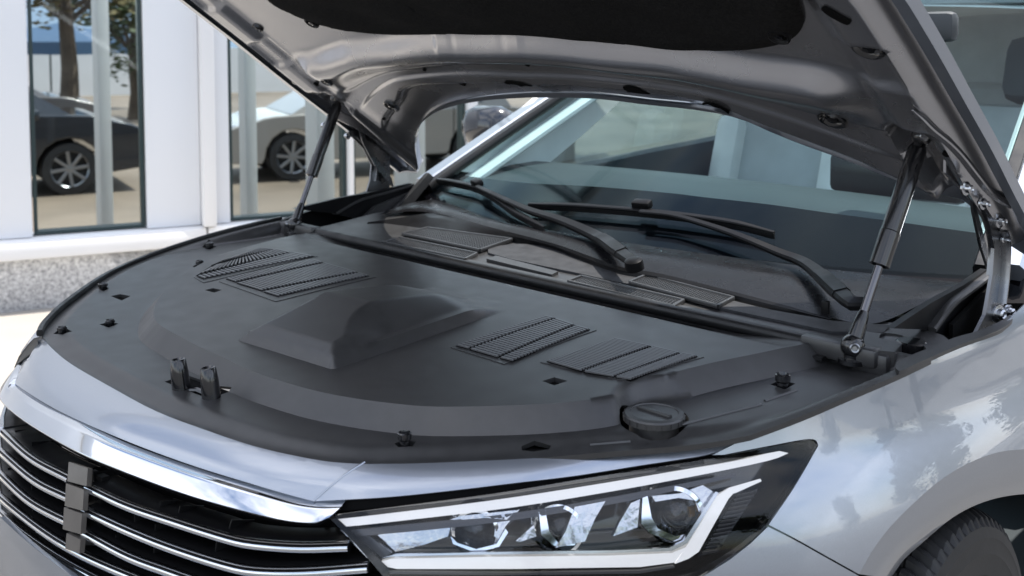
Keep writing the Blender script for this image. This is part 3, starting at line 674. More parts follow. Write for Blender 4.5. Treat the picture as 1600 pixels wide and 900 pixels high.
# ---- near wing, bumper corner, wheel arch
fen_px = np.vstack([[(1113, 711), (1172, 682)], cr([(1172, 682), (1250, 654), (1330, 620), (1400, 590), (1455, 564), (1500, 543), (1545, 519), (1575, 500), (1600, 476), (1650, 430), (1720, 380)], 4)[1:], [(1860, 330), (1860, 760)], cr([(1700, 725), (1640, 706), (1600, 702), (1544, 711), (1478, 744), (1411, 802), (1370, 850), (1342, 897)], 4), cr([(1342, 897), (1290, 868), (1240, 840), (1201, 820)], 3)[1:], cr([(1201, 820), (1240, 763), (1272, 708), (1278, 694), (1264, 686), (1200, 697), (1113, 714)], 5)[1:-1]])
fender = patch('front_wing', fen_px, HULL, M['paint'], car, 8, thick=.005)
bum_px = np.vstack([cr([(1200, 823), (1240, 843), (1290, 871), (1342, 900)], 3), [(1300, 1010), (1000, 1010), (1040, 940), (1075, 912), (1105, 897), (1140, 875), (1172, 850)]])
bumper = patch('bumper_corner', bum_px, HULL, M['paint'], car, 8, thick=.005)
po = cr([(1342, 897), (1370, 850), (1411, 802), (1478, 744), (1544, 711), (1600, 702), (1640, 706), (1700, 725), (1760, 760), (1820, 830)], 5)
pi_ = cr([(1394, 900), (1412, 875), (1438, 851), (1491, 807), (1544, 782), (1600, 772), (1640, 776), (1690, 792), (1740, 825), (1780, 880)], 5)
po, pi_ = even(po, 44), even(pi_, 44); Po, Pi = HULL.hit(po), hull_at(-.045).hit(pi_)
rows = [Po + (Pi - Po) * t + np.array([.006 * math.sin(math.pi * t), 0, 0]) for t in np.linspace(0, 1, 9)]
rows.append(Pi + np.array([-.05, 0, -.005]))
MB().loft(rows).build('wheel_arch_lip', M['paint'], car)
rows = [Pi + np.array([-.05, 0, .03])] + [Pi + np.array([-k, 0, .03]) for k in (.1, .2, .3)]
MB().loft(rows).build('wheel_arch_liner', M['black'], car)
# wheel
WC = np.array([.745, .19, .337]); R_ = .325
wheel = empty('wheel', WC, parent=car); wheel.rotation_euler = (0, 0, 0)
mb = MB(); prof = [(.215, -.20), (.29, -.205), (.312, -.19)]
for k, yv in enumerate(np.linspace(-.18, -.02, 33)):
    prof.append((R_ - (.007 if k % 8 in (3, 4) else 0) - .010 * abs((yv + .10) / .09) ** 3, yv))
prof += [(.312, -.008), (.300, .0), (.285, .004), (.280, .0035), (.262, .006), (.258, .005), (.23, .003), (.222, -.01), (.215, -.03)]
n = 252; V = []
for r, h in prof:
    for j in range(n):
        t = 2 * math.pi * (j + 12 * (abs(h + .1))) / n; g = (j % 3 == 0) and r > .30 and abs(h + .1) > .022
        rr2 = r - (.008 if g else 0); V.append((h, rr2 * math.cos(t), rr2 * math.sin(t)))
k = len(prof); mb.add(V, [[i * n + j, i * n + (j + 1) % n, (i + 1) * n + (j + 1) % n, (i + 1) * n + j] for i in range(k - 1) for j in range(n)]); mb.build('tyre', M['tyre'], wheel, 18)
mb = MB().lathe((0, 0, 0), (1, 0, 0), [(.215, -.18), (.20, -.1), (.21, -.02), (.222, -.004), (.214, .0), (.205, -.02), (.2, -.05), (.06, -.03), (0, -.03)], 48)
for q in range(10):
    t = q * math.pi / 5; mb.sweep([(-.02, .05 * math.cos(t), .05 * math.sin(t)), (-.012, .208 * math.cos(t), .208 * math.sin(t))], RECT(.016, .01), (1, 0, 0))
mb.build('rim', M['rim'], wheel)

# ---- far wing: narrow visible strip beyond the deck
fl = left_xy[::-1]; zl = np.array([float(EDGE.bvh.ray_cast(Vector((x, y, 3)), Vector((0, 0, -1)))[0].z) for x, y in fl]); n_ = len(fl)
tg = np.gradient(fl, axis=0); tg /= np.linalg.norm(tg, axis=1)[:, None]; nn = np.stack([-tg[:, 1], tg[:, 0]], 1); nn *= np.sign(nn[:, :1] * -1)
prof = [(.004, -.004), (.012, -.006), (.02, -.014), (.035, -.034), (.05, -.07), (.06, -.12), (.06, -.25)]
MB().loft([np.column_stack([fl + nn * o_, zl + dz]) for o_, dz in prof]).build('front_wing', M['paint'], car)
MB().sweep(np.column_stack([fl + nn * .003, zl + .002]), RECT(.005, .005)).build('wing_seal', M['rubber'], car)
# ---- dark gap and chrome bar
gap = patch('shadow_gap', np.vstack([cr(low_px, 5), cr(low_px2, 4)[1:-1], [(1113, 722), (1000, 742), (800, 772), (600, 793), (520, 800), (470, 794), (400, 776), (300, 746), (200, 712), (100, 664), (50, 634), (4, 598), (0, 585)]]), hull_at(-.012), M['black'], car, 14, thick=0)
grille = empty('grille', (0, 0, 0), parent=car)
bt = [(3, 592), (29, 618), (56, 637), (100, 660), (144, 683), (200, 707), (300, 743), (400, 773), (460, 789), (500, 794), (532, 793)]
bb = [(3, 633), (22, 649), (56, 673), (100, 700), (144, 722), (200, 744), (267, 769), (330, 789), (400, 807), (450, 817), (490, 819), (512, 808)]
et, eb = even(cr(bt, 5), 80), even(cr(bb, 5), 80)
H1 = hull_at(.006); T_, B_ = H1.hit(et), H1.hit(eb)
def outw(P, k):          # push points outwards from the car's middle
    d = P[:, :2] - np.array([0, -.1]); d = d / np.linalg.norm(d, axis=1)[:, None]; return np.column_stack([P[:, :2] + d * k, P[:, 2]])
def extend(P, n=8):
    """carry a strip on round the far front corner, outside the picture"""
    i0 = int(np.argmin(((PLAN - P[0, :2]) ** 2).sum(1))); off = (P[0, :2] - PLAN[i0]) @ PN[i0]; out = []
    for k in range(n, 0, -1):
        i = max(0, i0 - k * 10); q = PLAN[i] + PN[i] * off; out.append([q[0], q[1], P[0, 2]])
    return np.vstack([out, P])
T_, B_ = extend(T_), extend(B_)
rows = [outw(T_, -.02), outw(T_, -.004)] + [outw(T_ + (B_ - T_) * t, .0075 * min(t, .70) / .70 - .010 * max(0, t - .72) / .28 + .001 * math.sin(math.pi * t) - .001) for t in np.linspace(.04, .96, 22)] + [outw(B_, -.008), outw(B_, -.02)]
MB().loft(rows).build('chrome_bar', M['chrome'], grille, 60)
back = np.vstack([cr(bb, 4), [(560, 860), (600, 900), (620, 960), (300, 1020), (-30, 1020), (-30, 600)]])
patch('grille_back', back, hull_at(-.055), M['black'], grille, 16, thick=0)
# band under the chrome bar
e2 = eb + np.array([-1, 9]); MB().loft([outw(H1.hit(eb + (0, 1)), -.004), outw(H1.hit(e2), -.010), outw(H1.hit(e2 + (0, 6)), -.03)]).build('bar_underside', M['gloss_black'], grille)
SL = [[(2, 673), (53, 718), (111, 749)], [(138, 762), (200, 791), (267, 814), (356, 842), (400, 851), (470, 856), (545, 854)],
      [(2, 706), (58, 753), (116, 782)], [(133, 798), (200, 829), (267, 856), (347, 882), (400, 893), (480, 894), (575, 887)],
      [(2, 742), (53, 787), (120, 822)], [(133, 833), (200, 869), (258, 891), (340, 918), (420, 930), (600, 925)],
      [(2, 778), (67, 829), (124, 864), (200, 898), (300, 935), (420, 965)], [(2, 802), (44, 838), (111, 882), (200, 928)]]
HS = hull_at(-.006)
for sp in SL:
    q = even(cr(sp, 5), 30); P = HS.hit(q); P = extend(P) if sp[0][0] < 5 else P
    sl = MB().sweep(outw(P, -.018), RECT(.022, .0062), (0, 0, 1)).build('grille_slat', M['plastic_black'], grille)
    MB().sweep(outw(P, .003), RECT(.0035, .0029, .3), (0, 0, 1)).build('chrome_edge', M['chrome'], sl)
    MB().sweep(outw(P, .001) + (0, 0, .0060), RECT(.003, .0007, .3), (0, 0, 1)).build('chrome_edge', M['satin_chrome'], sl)
fins = [[(20, 655), (20, 695)], [(42, 672), (45, 712)], [(68, 690), (70, 735)], [(165, 735), (168, 780)], [(270, 782), (266, 815)], [(300, 790), (292, 826)], [(380, 812), (370, 848)], [(262, 815), (260, 860)], [(358, 842), (352, 885)], [(230, 800), (228, 840)], [(200, 830), (198, 870)], [(30, 730), (32, 765)], [(68, 755), (70, 800)], [(20, 785), (22, 820)]]
for a, b in fins:
    P = hull_at(-.03).hit([a, b]); MB().sweep(P, RECT(.0012, .016), (0, -1, 0)).build('grille_fin', M['plastic_black'], grille)
# bare bracket where the emblem sits
for y0_, y1_, x0_, x1_ in ((722, 752, 111, 141), (755, 790, 107, 135), (792, 826, 104, 132), (832, 856, 108, 130)):
    P = hull_at(.004).hit([(x0_, y0_), (x1_, y0_ + 10), (x1_ - 2, y1_ + 8), (x0_ - 2, y1_)]); n = np.cross(P[1] - P[0], P[3] - P[0]); n /= np.linalg.norm(n)
    MB().plate(P, n, .007).build('emblem_bracket', M['bracket'], grille)
P = hull_at(-.02).hit([(142, 735), (165, 745), (160, 850), (130, 850)]); MB().plate(P, (0, 1, 0), .01).build('emblem_box', M['plastic_black'], grille)
# lower bumper
bp = np.vstack([cr([(0, 808), (44, 848), (80, 876), (111, 899), (160, 930), (240, 975)], 4), [(240, 1060), (0, 1060)]])
patch('lower_bumper', bp, hull_at(.012), M['paint'], car, 10, thick=.006)

# ---- headlight
HL = cr([(515, 806), (560, 799), (700, 781), (800, 767), (900, 750), (1000, 734), (1113, 716), (1200, 699), (1258, 688), (1274, 692), (1272, 706), (1240, 761), (1200, 818), (1165, 853), (1120, 885), (1075, 908), (980, 922), (800, 925), (620, 922), (596, 897), (555, 850), (520, 815)], 3, True)
hl = empty('headlight', (0, 0, 0), parent=car)
def HP(name, pts, off, material, step=10, thick=.004, smooth=True, fn=None):
    return patch(name, np.asarray(pts, float), hull_at(off), material, hl, step, thick=thick, fn=fn)
HP('housing', HL, -.075, M['gloss_black'], 14, 0)
c_ = HL.mean(0)
# glossy black surround between lens and body
ring_o = resample(HL, 8, True); ring_i = c_ + (ring_o - c_) * np.array([.972, .90])
mb = MB(); A_, B2 = hull_at(-.003).hit(ring_o), hull_at(-.010).hit(ring_i); C2 = hull_at(-.07).hit(ring_i)
mb.loft([np.vstack([A_, A_[:1]]), np.vstack([B2, B2[:1]]), np.vstack([C2, C2[:1]])]); mb.build('bezel', M['gloss_black'], hl)
HP('lens', HL, -.001, M['lens'], 9, .003)
# upper light guide with its silver carrier
up_o = [(520, 812), (600, 803), (760, 783), (900, 762), (1050, 737), (1150, 720), (1215, 704), (1232, 708), (1200, 720), (1100, 741), (960, 767), (800, 793), (650, 811), (560, 821), (530, 823)]
HP('upper_light_guide', np.vstack([cr(up_o[:7], 3), cr(up_o[7:], 3)]), -.012, M['drl'], 9, .012)
HP('upper_carrier', np.vstack([cr([(530, 829), (560, 827), (650, 818), (800, 802), (960, 776), (1100, 749), (1150, 740)], 3), cr([(1150, 745), (1040, 770), (950, 789), (800, 813), (680, 827), (560, 838)], 3)]), -.022, M['smoke'], 9, .02)
# lower L-shaped light guide
HP('lower_light_guide', [(596, 877), (612, 873), (760, 870), (950, 868), (1050, 864), (1072, 855), (1054, 879), (1000, 886), (800, 889), (620, 889), (606, 886)], -.016, M['drl'], 8, .012)
HP('lower_light_guide', [(1074, 851), (1098, 812), (1120, 775), (1132, 768), (1150, 766), (1138, 780), (1112, 826), (1092, 862), (1076, 873), (1055, 881)], -.016, M['drl'], 8, .012)
HP('guide_tip', [(1122, 773), (1140, 762), (1188, 748), (1190, 752), (1150, 770), (1128, 776)], -.016, M['drl'], 8, .006)
HP('guide_trim', [(596, 872), (620, 866), (800, 862), (960, 860), (1045, 856), (1068, 846), (1118, 768), (1123, 770), (1074, 849), (1050, 861), (950, 864.5), (760, 866.5), (612, 869.5)], -.013, M['satin_chrome'], 8, .006)
HP('guide_trim', [(600, 893), (800, 895), (1000, 892), (1054, 884), (1054, 887), (1000, 896), (800, 899), (600, 897)], -.013, M['smoke'], 8, .006)
# left silver blade
HP('side_blade', [(533, 828), (540, 827), (602, 893), (596, 896)], -.014, M['satin_chrome'], 6, .006)
HP('side_panel', [(548, 834), (578, 838), (612, 864), (598, 872)], -.030, M['smoke'], 8, .01)
HP('floor_panel', [(590, 836), (640, 826), (705, 820), (700, 838), (660, 852), (618, 862)], -.045, M['silver_bezel'], 8, .01, fn=None)
# ribbed reflector outboard of the L
for i in range(14):
    t = i / 13; a = np.array([1150 - 52 * t, 775 + 88 * t]); b = np.array([1182 - 62 * t, 768 + 92 * t])
    P = hull_at(-.03).hit([a, b]); MB().sweep(P, RECT(.0012, .002), (0, 0, 1)).build('reflector_rib', M['smoke'], hl)
HP('reflector_panel', [(1145, 775), (1184, 764), (1122, 862), (1090, 870)], -.036, M['smoke'], 10, .006)
# three projector units, each in a faceted shroud
def projector(c, rx, ry, shroud, blade, r_m):
    d = .045; P = hull_at(-d).hit([c])[0]; n = CAM - P; n[2] *= .3; n /= np.linalg.norm(n); n = n * .6 + np.array([.55, -.75, 0]) * .4; n /= np.linalg.norm(n)
    u = empty('projector', (0, 0, 0), parent=hl)
    mb = MB().lathe(P, n, [(r_m * 1.2, -.02), (r_m * 1.25, .0), (r_m * 1.22, .012), (r_m * 1.06, .014), (r_m * 1.0, .006), (r_m * .98, -.015)], 36); mb.build('projector_ring', M['chrome'], u)
    MB().lathe(P - n * .012, n, [(r_m * .98, 0), (r_m * .92, .010), (r_m * .7, .020), (r_m * .4, .026), (0, .028)], 32).build('projector_lens', M['projector'], u)
    MB().lathe(P - n * .02, n, [(r_m, .0), (r_m * .8, -.012), (r_m * .3, -.02), (0, -.02)], 32).build('projector_bowl', M['crystal'], u)
    e1 = np.cross(n, (0, 0, 1)); e1 /= np.linalg.norm(e1); e2 = np.cross(e1, n)
    rng = random.Random(int(c[0])); mb = MB()
    for k in range(26):
        t = k * 2 * math.pi / 26; rr3 = r_m * rng.uniform(1.22, 1.42); q = P - n * rng.uniform(.006, .02) + (e1 * math.cos(t) + e2 * math.sin(t) * .66) * rr3
        nn_ = n + (e1 * rng.uniform(-1, 1) + e2 * rng.uniform(-1, 1)) * .6; nn_ /= np.linalg.norm(nn_); a1 = np.cross(nn_, (0, 0, 1)); a1 /= np.linalg.norm(a1)
        mb.box(q, (rng.uniform(.0018, .0034), rng.uniform(.002, .005), .001), [a1, np.cross(nn_, a1), nn_])
    mb.build('reflector_facets', M['crystal'], u)
    for pts, off, mt in shroud + blade: HP('shroud_facet', pts, off, mt, 8, .008).parent = u
    return u
projector((744, 826), 36, 34, [([(703, 812), (720, 806), (780, 800), (806, 797), (792, 812), (760, 809), (722, 812)], -.022, M['silver_bezel']), ([(704, 838), (714, 848), (744, 858), (776, 850), (790, 826), (794, 832), (780, 854), (744, 864), (708, 850)], -.022, M['chrome'])], [([(776, 808), (812, 796), (790, 822), (779, 842), (772, 838)], -.026, M['silver_bezel'])], .022)
projector((873, 822), 38, 36, [([(842, 800), (852, 797), (858, 830), (872, 848), (900, 846), (898, 852), (866, 853), (846, 836)], -.022, M['chrome']), ([(806, 845), (834, 820), (838, 838), (812, 847)], -.028, M['silver_bezel'])], [([(898, 792), (946, 783), (930, 810), (914, 846), (868, 856), (884, 830)], -.020, M['silver_bezel'])], .024)
projector((1055, 801), 46, 44, [([(1018, 775), (1062, 771), (1098, 758), (1114, 768), (1106, 790), (1092, 800), (1086, 782), (1060, 778), (1024, 784)], -.020, M['silver_bezel']), ([(1004, 778), (1012, 775), (1018, 808), (1028, 826), (1056, 838), (1082, 832), (1084, 838), (1054, 846), (1016, 834), (1002, 818)], -.022, M['chrome'])], [([(986, 786), (1000, 780), (996, 824), (958, 838), (968, 816)], -.026, M['silver_bezel'])], .029)
HP('amber_lamp', [(1076, 792), (1086, 790), (1086, 806), (1078, 808)], -.040, M['amber'], 6, .006)

# ==================================================================  BONNET (raised)
HNRM = np.array([0, .705, 1.0]); HNRM /= np.linalg.norm(HNRM)
def hood_z(x, y): return 1.025 + (.382 - y) * .705 + .032 * (1 - np.clip(np.abs(x) / .76, 0, 1.1) ** 2.2)
HB = Surf(lambda u, v: np.column_stack([u, v, hood_z(u, v)]), np.linspace(-1, 1, 120), np.linspace(-.75, .6, 160))
def hline(px): p = HB.hit(cr(px, 4)); o = np.argsort(np.abs(p[:, 0])); return np.abs(p[o, 0]), p[o, 1]
rear_px = [(833, 148), (880, 148), (933, 150), (1000, 158), (1100, 171), (1200, 211), (1280, 243), (1350, 273), (1420, 304), (1480, 335), (1530, 368), (1590, 396)]
ax_, ay_ = hline(rear_px)
_rl = HB.hit(cr([(833, 148), (760, 153), (700, 165), (668, 182), (653, 203), (651, 225), (655, 250), (657, 267), (640, 266), (624, 270)], 4)); _o = np.argsort(-_rl[:, 0]); axl, ayl = -_rl[_o, 0], _rl[_o, 1]
def Yr(x): x = np.asarray(x, float); return np.where(x > 0, np.interp(np.abs(x), ax_, ay_), np.interp(np.abs(x), axl, ayl))
def mk(px): a, b = hline(px); return lambda x: np.interp(np.abs(x), a, b)
Yc = mk([(700, 68), (750, 69), (867, 71), (967, 81), (1050, 88), (1100, 96), (1187, 112), (1260, 122), (1330, 135)])
Yv = mk([(750, 99), (800, 99), (900, 105), (1000, 117), (1083, 129), (1166, 148), (1281, 179), (1411, 210)])
Y2 = mk([(817, 117), (870, 118), (933, 122), (1033, 134), (1120, 150), (1250, 190), (1400, 245)])
Yl = mk([(820, 136), (867, 135), (967, 143), (1100, 160), (1200, 198), (1350, 255), (1480, 318)])
_re = HB.hit(cr([(1412, -12), (1425, 6), (1470, 82), (1512, 158), (1552, 230), (1582, 290), (1610, 345), (1622, 375)], 4)); _re = _re[np.argsort(_re[:, 1])]
_le = HB.hit(cr([(270, -12), (288, 2), (365, 62), (450, 130), (530, 192), (590, 240), (624, 268)], 4)); _le = _le[np.argsort(_le[:, 1])]
def Xr(y): return np.interp(y, _re[:, 1], _re[:, 0]) - .05 * np.clip(-.2 - y, 0, 1)
def Xl(y): return np.interp(y, _le[:, 1], -_le[:, 0]) - .05 * np.clip(-.2 - y, 0, 1)
def Xe(y, x=1): return np.where(np.asarray(x) >= 0, Xr(y), Xl(y))
def relief(x, y):
    """how far the pressed inner panel stands out towards the engine bay"""
    ex = Xe(y, x) - np.abs(x); mid = sstep(.10, .20, ex)
    c, v, l2, ll, r = Yc(x), Yv(x), Y2(x), Yl(x), Yr(x)
    a = .030 * sstep(c - .045, c - .004, y) * (1 - sstep(c + .003, v, y)) + .004 * sstep(c - .05, c, y)
    a -= .006 * sstep(v - .004, v + .004, y) * (1 - sstep(l2 - .006, l2 + .004, y))
    a -= .012 * sstep(ll - .01, ll + .006, y)
    s = .016 * sstep(.045, .060, ex) * (1 - sstep(.10, .135, ex)) - .020 * (1 - sstep(.032, .046, ex)) + .012 * (1 - sstep(.004, .010, ex))
    # pressed pockets along the side beam
    for py in (-.05, .115, -.22):
        s -= .010 * sstep(.055, .07, ex) * (1 - sstep(.115, .13, ex)) * (1 - sstep(.028, .042, np.abs(y - py)))
    # deep pocket for strut end and hinge along the beam
    q = np.column_stack([np.abs(x), y]); pk = dist_poly(np.array([(.684, .115), (.690, .20), (.705, .40)]), q, False)
    s = s * sstep(.02, .05, pk) - .036 * (1 - sstep(.022, .034, pk))
    return a * mid + s
def under(x, y, k=0.0): x = np.asarray(x, float); y = np.asarray(y, float); return np.column_stack([x, y, hood_z(x, y)]) - HNRM * (relief(x, y) + k)[:, None]
hood = empty('bonnet', (0, 0, 0), parent=car)
YF = -.50; NX, NY = 240, 260
us = np.linspace(-1, 1, NX); tv = np.linspace(0, 1, NY)
def dom(u, t):
    # front edge bows forward in the middle; rear edge follows the windscreen
    xr = u * .752; yr = Yr(xr); yf = YF - .06 * (1 - u ** 2)
    y = yr + (yf - yr) * t; return u * Xe(y, u), y
U, T = np.meshgrid(us, tv, indexing='ij'); x, y = dom(U.ravel(), T.ravel()); P = under(x, y)
idx = np.arange(NX * NY).reshape(NX, NY); q = np.stack([idx[:-1, :-1], idx[1:, :-1], idx[1:, 1:], idx[:-1, 1:]], -1).reshape(-1, 4)
me = bpy.data.meshes.new('inner_panel'); me.from_pydata(P.tolist(), [], q.tolist()); finish(me, 60); inner = link('inner_panel', me, M['inner_paint'], hood)
# outer skin with folded hem all round
NX2, NY2 = 80, 80; U, T = np.meshgrid(np.linspace(-1, 1, NX2), np.linspace(0, 1, NY2), indexing='ij'); x, y = dom(U.ravel(), T.ravel())
Pt = np.column_stack([x, y, hood_z(x, y)]) + HNRM * (.016 + .034 * sstep(0, .07, Xe(y, x) - np.abs(x)) * sstep(0, .06, np.abs(y - Yr(x))))[:, None]
idx = np.arange(NX2 * NY2).reshape(NX2, NY2); q = np.stack([idx[:-1, :-1], idx[1:, :-1], idx[1:, 1:], idx[:-1, 1:]], -1).reshape(-1, 4).tolist()
ring = np.r_[idx[:, 0], idx[-1, 1:], idx[::-1, -1][1:], idx[0, ::-1][1:-1]]; V = Pt.tolist(); m1 = len(V); c0 = Pt.mean(0)
for i in ring:
    dv = Pt[i] - c0; dv -= HNRM * (dv @ HNRM); dv /= np.linalg.norm(dv); V.append((Pt[i] + dv * .006 - HNRM * .008).tolist())
m2 = len(V)
for i in ring: V.append((Pt[i] - HNRM * .022).tolist())
m3 = len(V)
for i in ring:
    dv = Pt[i] - c0; dv -= HNRM * (dv @ HNRM); dv /= np.linalg.norm(dv); V.append((Pt[i] - dv * .016 - HNRM * .022).tolist())
n = len(ring)
for a in range(n):
    b = (a + 1) % n; q += [[int(ring[a]), int(ring[b]), m1 + b, m1 + a], [m1 + a, m1 + b, m2 + b, m2 + a], [m2 + a, m2 + b, m3 + b, m3 + a]]
me = bpy.data.meshes.new('outer_skin'); me.from_pydata(V, [], q)
bm = bmesh.new(); bm.from_mesh(me); bmesh.ops.recalc_face_normals(bm, faces=bm.faces[:]); bm.to_mesh(me); bm.free()
finish(me, 40); link('outer_skin', me, M['paint'], hood)
# insulation pad
pad_px = [(380, -60), (400, -25), (430, 2), (480, 27), (520, 40), (560, 48), (620, 52), (700, 52), (800, 54), (880, 58), (950, 65), (1020, 72), (1080, 76), (1130, 76), (1180, 73), (1220, 65), (1245, 52), (1257, 32), (1252, 5), (1235, -40), (1225, -70)]
pp = HB.hit(cr(pad_px, 4))[:, :2]; pp = np.vstack([pp, [(.52, -.42), (-.46, -.42)]])
v, f = cdt(pp, .011); dd = dist_poly(pp, v); rg = np.random.RandomState(5)
lump = .0035 * np.sin(v[:, 0] * 31 + 2 * np.sin(v[:, 1] * 23)) * np.sin(v[:, 1] * 37) 
Pp = np.column_stack([v, hood_z(v[:, 0], v[:, 1])]) - HNRM * (.004 + .014 * sstep(0, .022, dd) + lump * sstep(0, .03, dd))[:, None]
pad = shell('insulation_pad', Pp, f, M['pad'], hood, .012, angle=60)
def hood_pt(px, k): p = HB.hit([px])[0]; return under(p[:1], p[1:2], k)[0], p
def disc(name, px, r, ring, material, parent, k=0.0, dark=True, el=1.0):
    c, _ = hood_pt(px, k); n = -HNRM
    MB().lathe(c, n, [(r * 1.15, -.003), (r * 1.12, .0025), (r * .95, .0035), (r * .78, .001), (r * .7, -.002), (0, -.002)] if ring else [(r, -.003), (r, .0012), (0, .0012)], 26).build(name, material, parent)
    if ring and dark: MB().lathe(c, n, [(r * .45, -.001), (r * .4, .003), (0, .004)], 18).build('plug', M['gloss_black'], parent)
for px in ((645, 6), (1055, 11), (492, 27), (1222, 44)): disc('pad_clip', px, .014, True, M['plastic_black'], pad, .013)
for px, r, rg_ in (((403, 43), .011, True), ((520, 110), .013, True), ((497, 126), .006, False), ((613, 163), .017, True), ((720, 135), .008, False), ((600, 184), .004, False), ((830, 88), .005, False), ((1303, 181), .020, True), ((1360, 68), .019, True), ((1482, 232), .006, False), ((663, 110), .004, False), ((1435, 160), .003, False)):
    disc('grommet' if rg_ else 'drain_hole', px, r, rg_, M['gloss_black'] if rg_ else M['black'], inner, .001)
for pts in ([(790, 124), (808, 124), (832, 131), (826, 138), (812, 138), (798, 131)], [(975, 132), (992, 131), (1016, 144), (1008, 149), (990, 145)], [(1100, 155), (1118, 156), (1142, 170), (1130, 172), (1110, 166)], [(1297, -8), (1322, 6), (1336, 14), (1330, 20), (1312, 12), (1290, -2)]):
    q = HB.hit(cr(pts, 3, True)); v, f = cdt(q[:, :2], .006); shell('bonnet_slot', under(v[:, 0], v[:, 1], .0022), f, M['black'], inner, .004)
# strut pockets and mounting brackets on the bonnet
def mount(m_):
    s = empty('strut_mount', (0, 0, 0), parent=hood)
    pts = HB.hit([(1398, 155), (1418, 152), (1440, 178), (1452, 200), (1450, 224), (1432, 222), (1420, 196)]); q = pts[:, :2]
    P = np.column_stack([q, hood_z(q[:, 0], q[:, 1])]) + HNRM * .026
    MB().plate(P, HNRM, .010).build('mount_plate', M['strut_black'], s, mirror=m_)
    c = HB.hit([(1410, 166)])[0] - HNRM * .002; MB().lathe(c, -HNRM, [(.011, 0), (.011, .003), (.0075, .004), (.0075, .011), (.005, .012), (0, .012)], 6).build('bolt', M['strut_black'], s, mirror=m_)
    B = np.array([.687, .147, 1.222]); MB().tube([B, B + HNRM * .025], .008, 12).build('ball_pin', M['strut_black'], s, mirror=m_)
bothsides(mount)

# ---- hinges
def hinge(m_):
    h = empty('bonnet_hinge', (0, 0, 0), parent=car); nx = np.array([1.0, 0, 0])
    arm = [(1548, 430), (1551, 388), (1543, 348), (1530, 318), (1527, 302), (1538, 299), (1560, 338), (1573, 360), (1571, 430), (1566, 476), (1577, 488), (1570, 508), (1548, 512), (1536, 524), (1521, 524), (1537, 492), (1540, 477)]
    MB().plate(on_x(arm, .742), nx, .005).build('hinge_arm', M['steel'], h, mirror=m_)
    lip = [(1545, 425), (1549, 388), (1541, 350), (1528, 320)]; MB().sweep(on_x(cr(arm[:4], 4), .738), RECT(.0022, .006), (1, 0, 0)).build('arm_flange', M['steel'], h, mirror=m_)
    MB().sweep(on_x(cr([(1567, 360), (1572, 380), (1570, 430), (1565, 474)], 4), .75), RECT(.0022, .007), (1, 0, 0)).build('arm_flange', M['steel'], h, mirror=m_)
    strap = [(1515, 289), (1519, 287), (1524, 325), (1537, 375), (1550, 415), (1552, 440), (1545, 428), (1531, 385), (1519, 330)]
    MB().plate(on_x(strap, .725), nx, .004).build('hinge_strap', M['steel'], h, mirror=m_)
    pl = [(1500, 286), (1526, 296), (1545, 330), (1588, 355), (1586, 372), (1560, 360), (1530, 330), (1505, 300)]
    MB().plate(on_x([(1476, 250), (1500, 268), (1530, 300), (1545, 322), (1540, 340), (1520, 318), (1500, 294), (1476, 270)], .716), nx, .004).build('bonnet_plate', M['inner_paint'], h, mirror=m_)
    for px, r in (((1560, 345), .0085), ((1534, 318), .007), ((1507, 294), .008), ((1558, 490), .011), ((1574, 487), .009), ((1566, 374), .004)):
        c = on_x([px], .747)[0]; MB().lathe(c, (1, -.25, 0), [(r * 1.25, 0), (r * 1.25, .003), (r * .8, .004), (r * .75, .010), (r * .5, .012), (r * .3, .010), (0, .010)], 16).build('bolt', M['satin_chrome'], h, mirror=m_)
bothsides(hinge)
# pressed seam running down beside the hinge pocket
def channel(m_):
    P = HB.hit(cr([(1432, 152), (1452, 172), (1485, 212), (1520, 262), (1548, 305), (1575, 340)], 5)); Q = under(P[:, 0], P[:, 1], .004)
    MB().sweep(Q, RECT(.006, .004), HNRM, scale=np.r_[np.linspace(.25, 1, 5), np.ones(len(Q) - 8), np.linspace(1, .3, 3)]).build('hinge_seam', M['inner_paint'], hood, mirror=m_)
channel(False)

# ==================================================================  COWL, WINDSCREEN, WIPERS
COWL = Surf(lambda u, v: np.column_stack([u, v, .936 + .10 * (v - .03)]), np.linspace(-1, 1, 30), np.linspace(-.05, .6, 60))
def ws_z(x, y): yb = .235 + .42 * np.asarray(x) ** 2; return .978 + .47 * (y - yb) - .015 * np.clip(y - yb, 0, 2) ** 2
WS = Surf(lambda u, v: np.column_stack([u, v, ws_z(u, v)]), np.linspace(-.95, .95, 120), np.linspace(.10, 1.5, 200))
COVER = Surf(lambda u, v: np.column_stack([u, v, .962 + .13 * (v - .13) - .015 * (np.asarray(u) / .7) ** 2]), np.linspace(-1, 1, 30), np.linspace(.0, .7, 60))
cowl = empty('cowl', (0, 0, 0), parent=car)
px_c = [(478, 362), (520, 350), (590, 332), (660, 325), (800, 350), (1000, 400), (1200, 455), (1330, 495), (1400, 505), (1425, 530), (1320, 545), (1160, 508), (1000, 474), (800, 428), (650, 396), (540, 374)]
patch('cowl_tray', px_c, COWL, M['plastic'], cowl, 10, thick=.01)
def dz(k): return lambda P: P + np.array([0, 0, k])
patch('cowl_centre_panel', cr([(763, 398), (803, 384), (860, 389), (917, 398), (970, 418), (1004, 432), (986, 447), (903, 430)], 3, True), COWL, M['plastic_light'], cowl, 7, thick=.004, fn=dz(.004))
patch('cowl_side_panel', [(482, 361), (540, 349), (580, 349), (664, 360), (630, 372), (604, 382)], COWL, M['plastic'], cowl, 8, thick=.004, fn=dz(.004))
patch('cowl_side_panel', [(1122, 484), (1146, 474), (1200, 487), (1300, 505), (1390, 512), (1380, 524), (1300, 522)], COWL, M['plastic_light'], cowl, 8, thick=.004, fn=dz(.004))
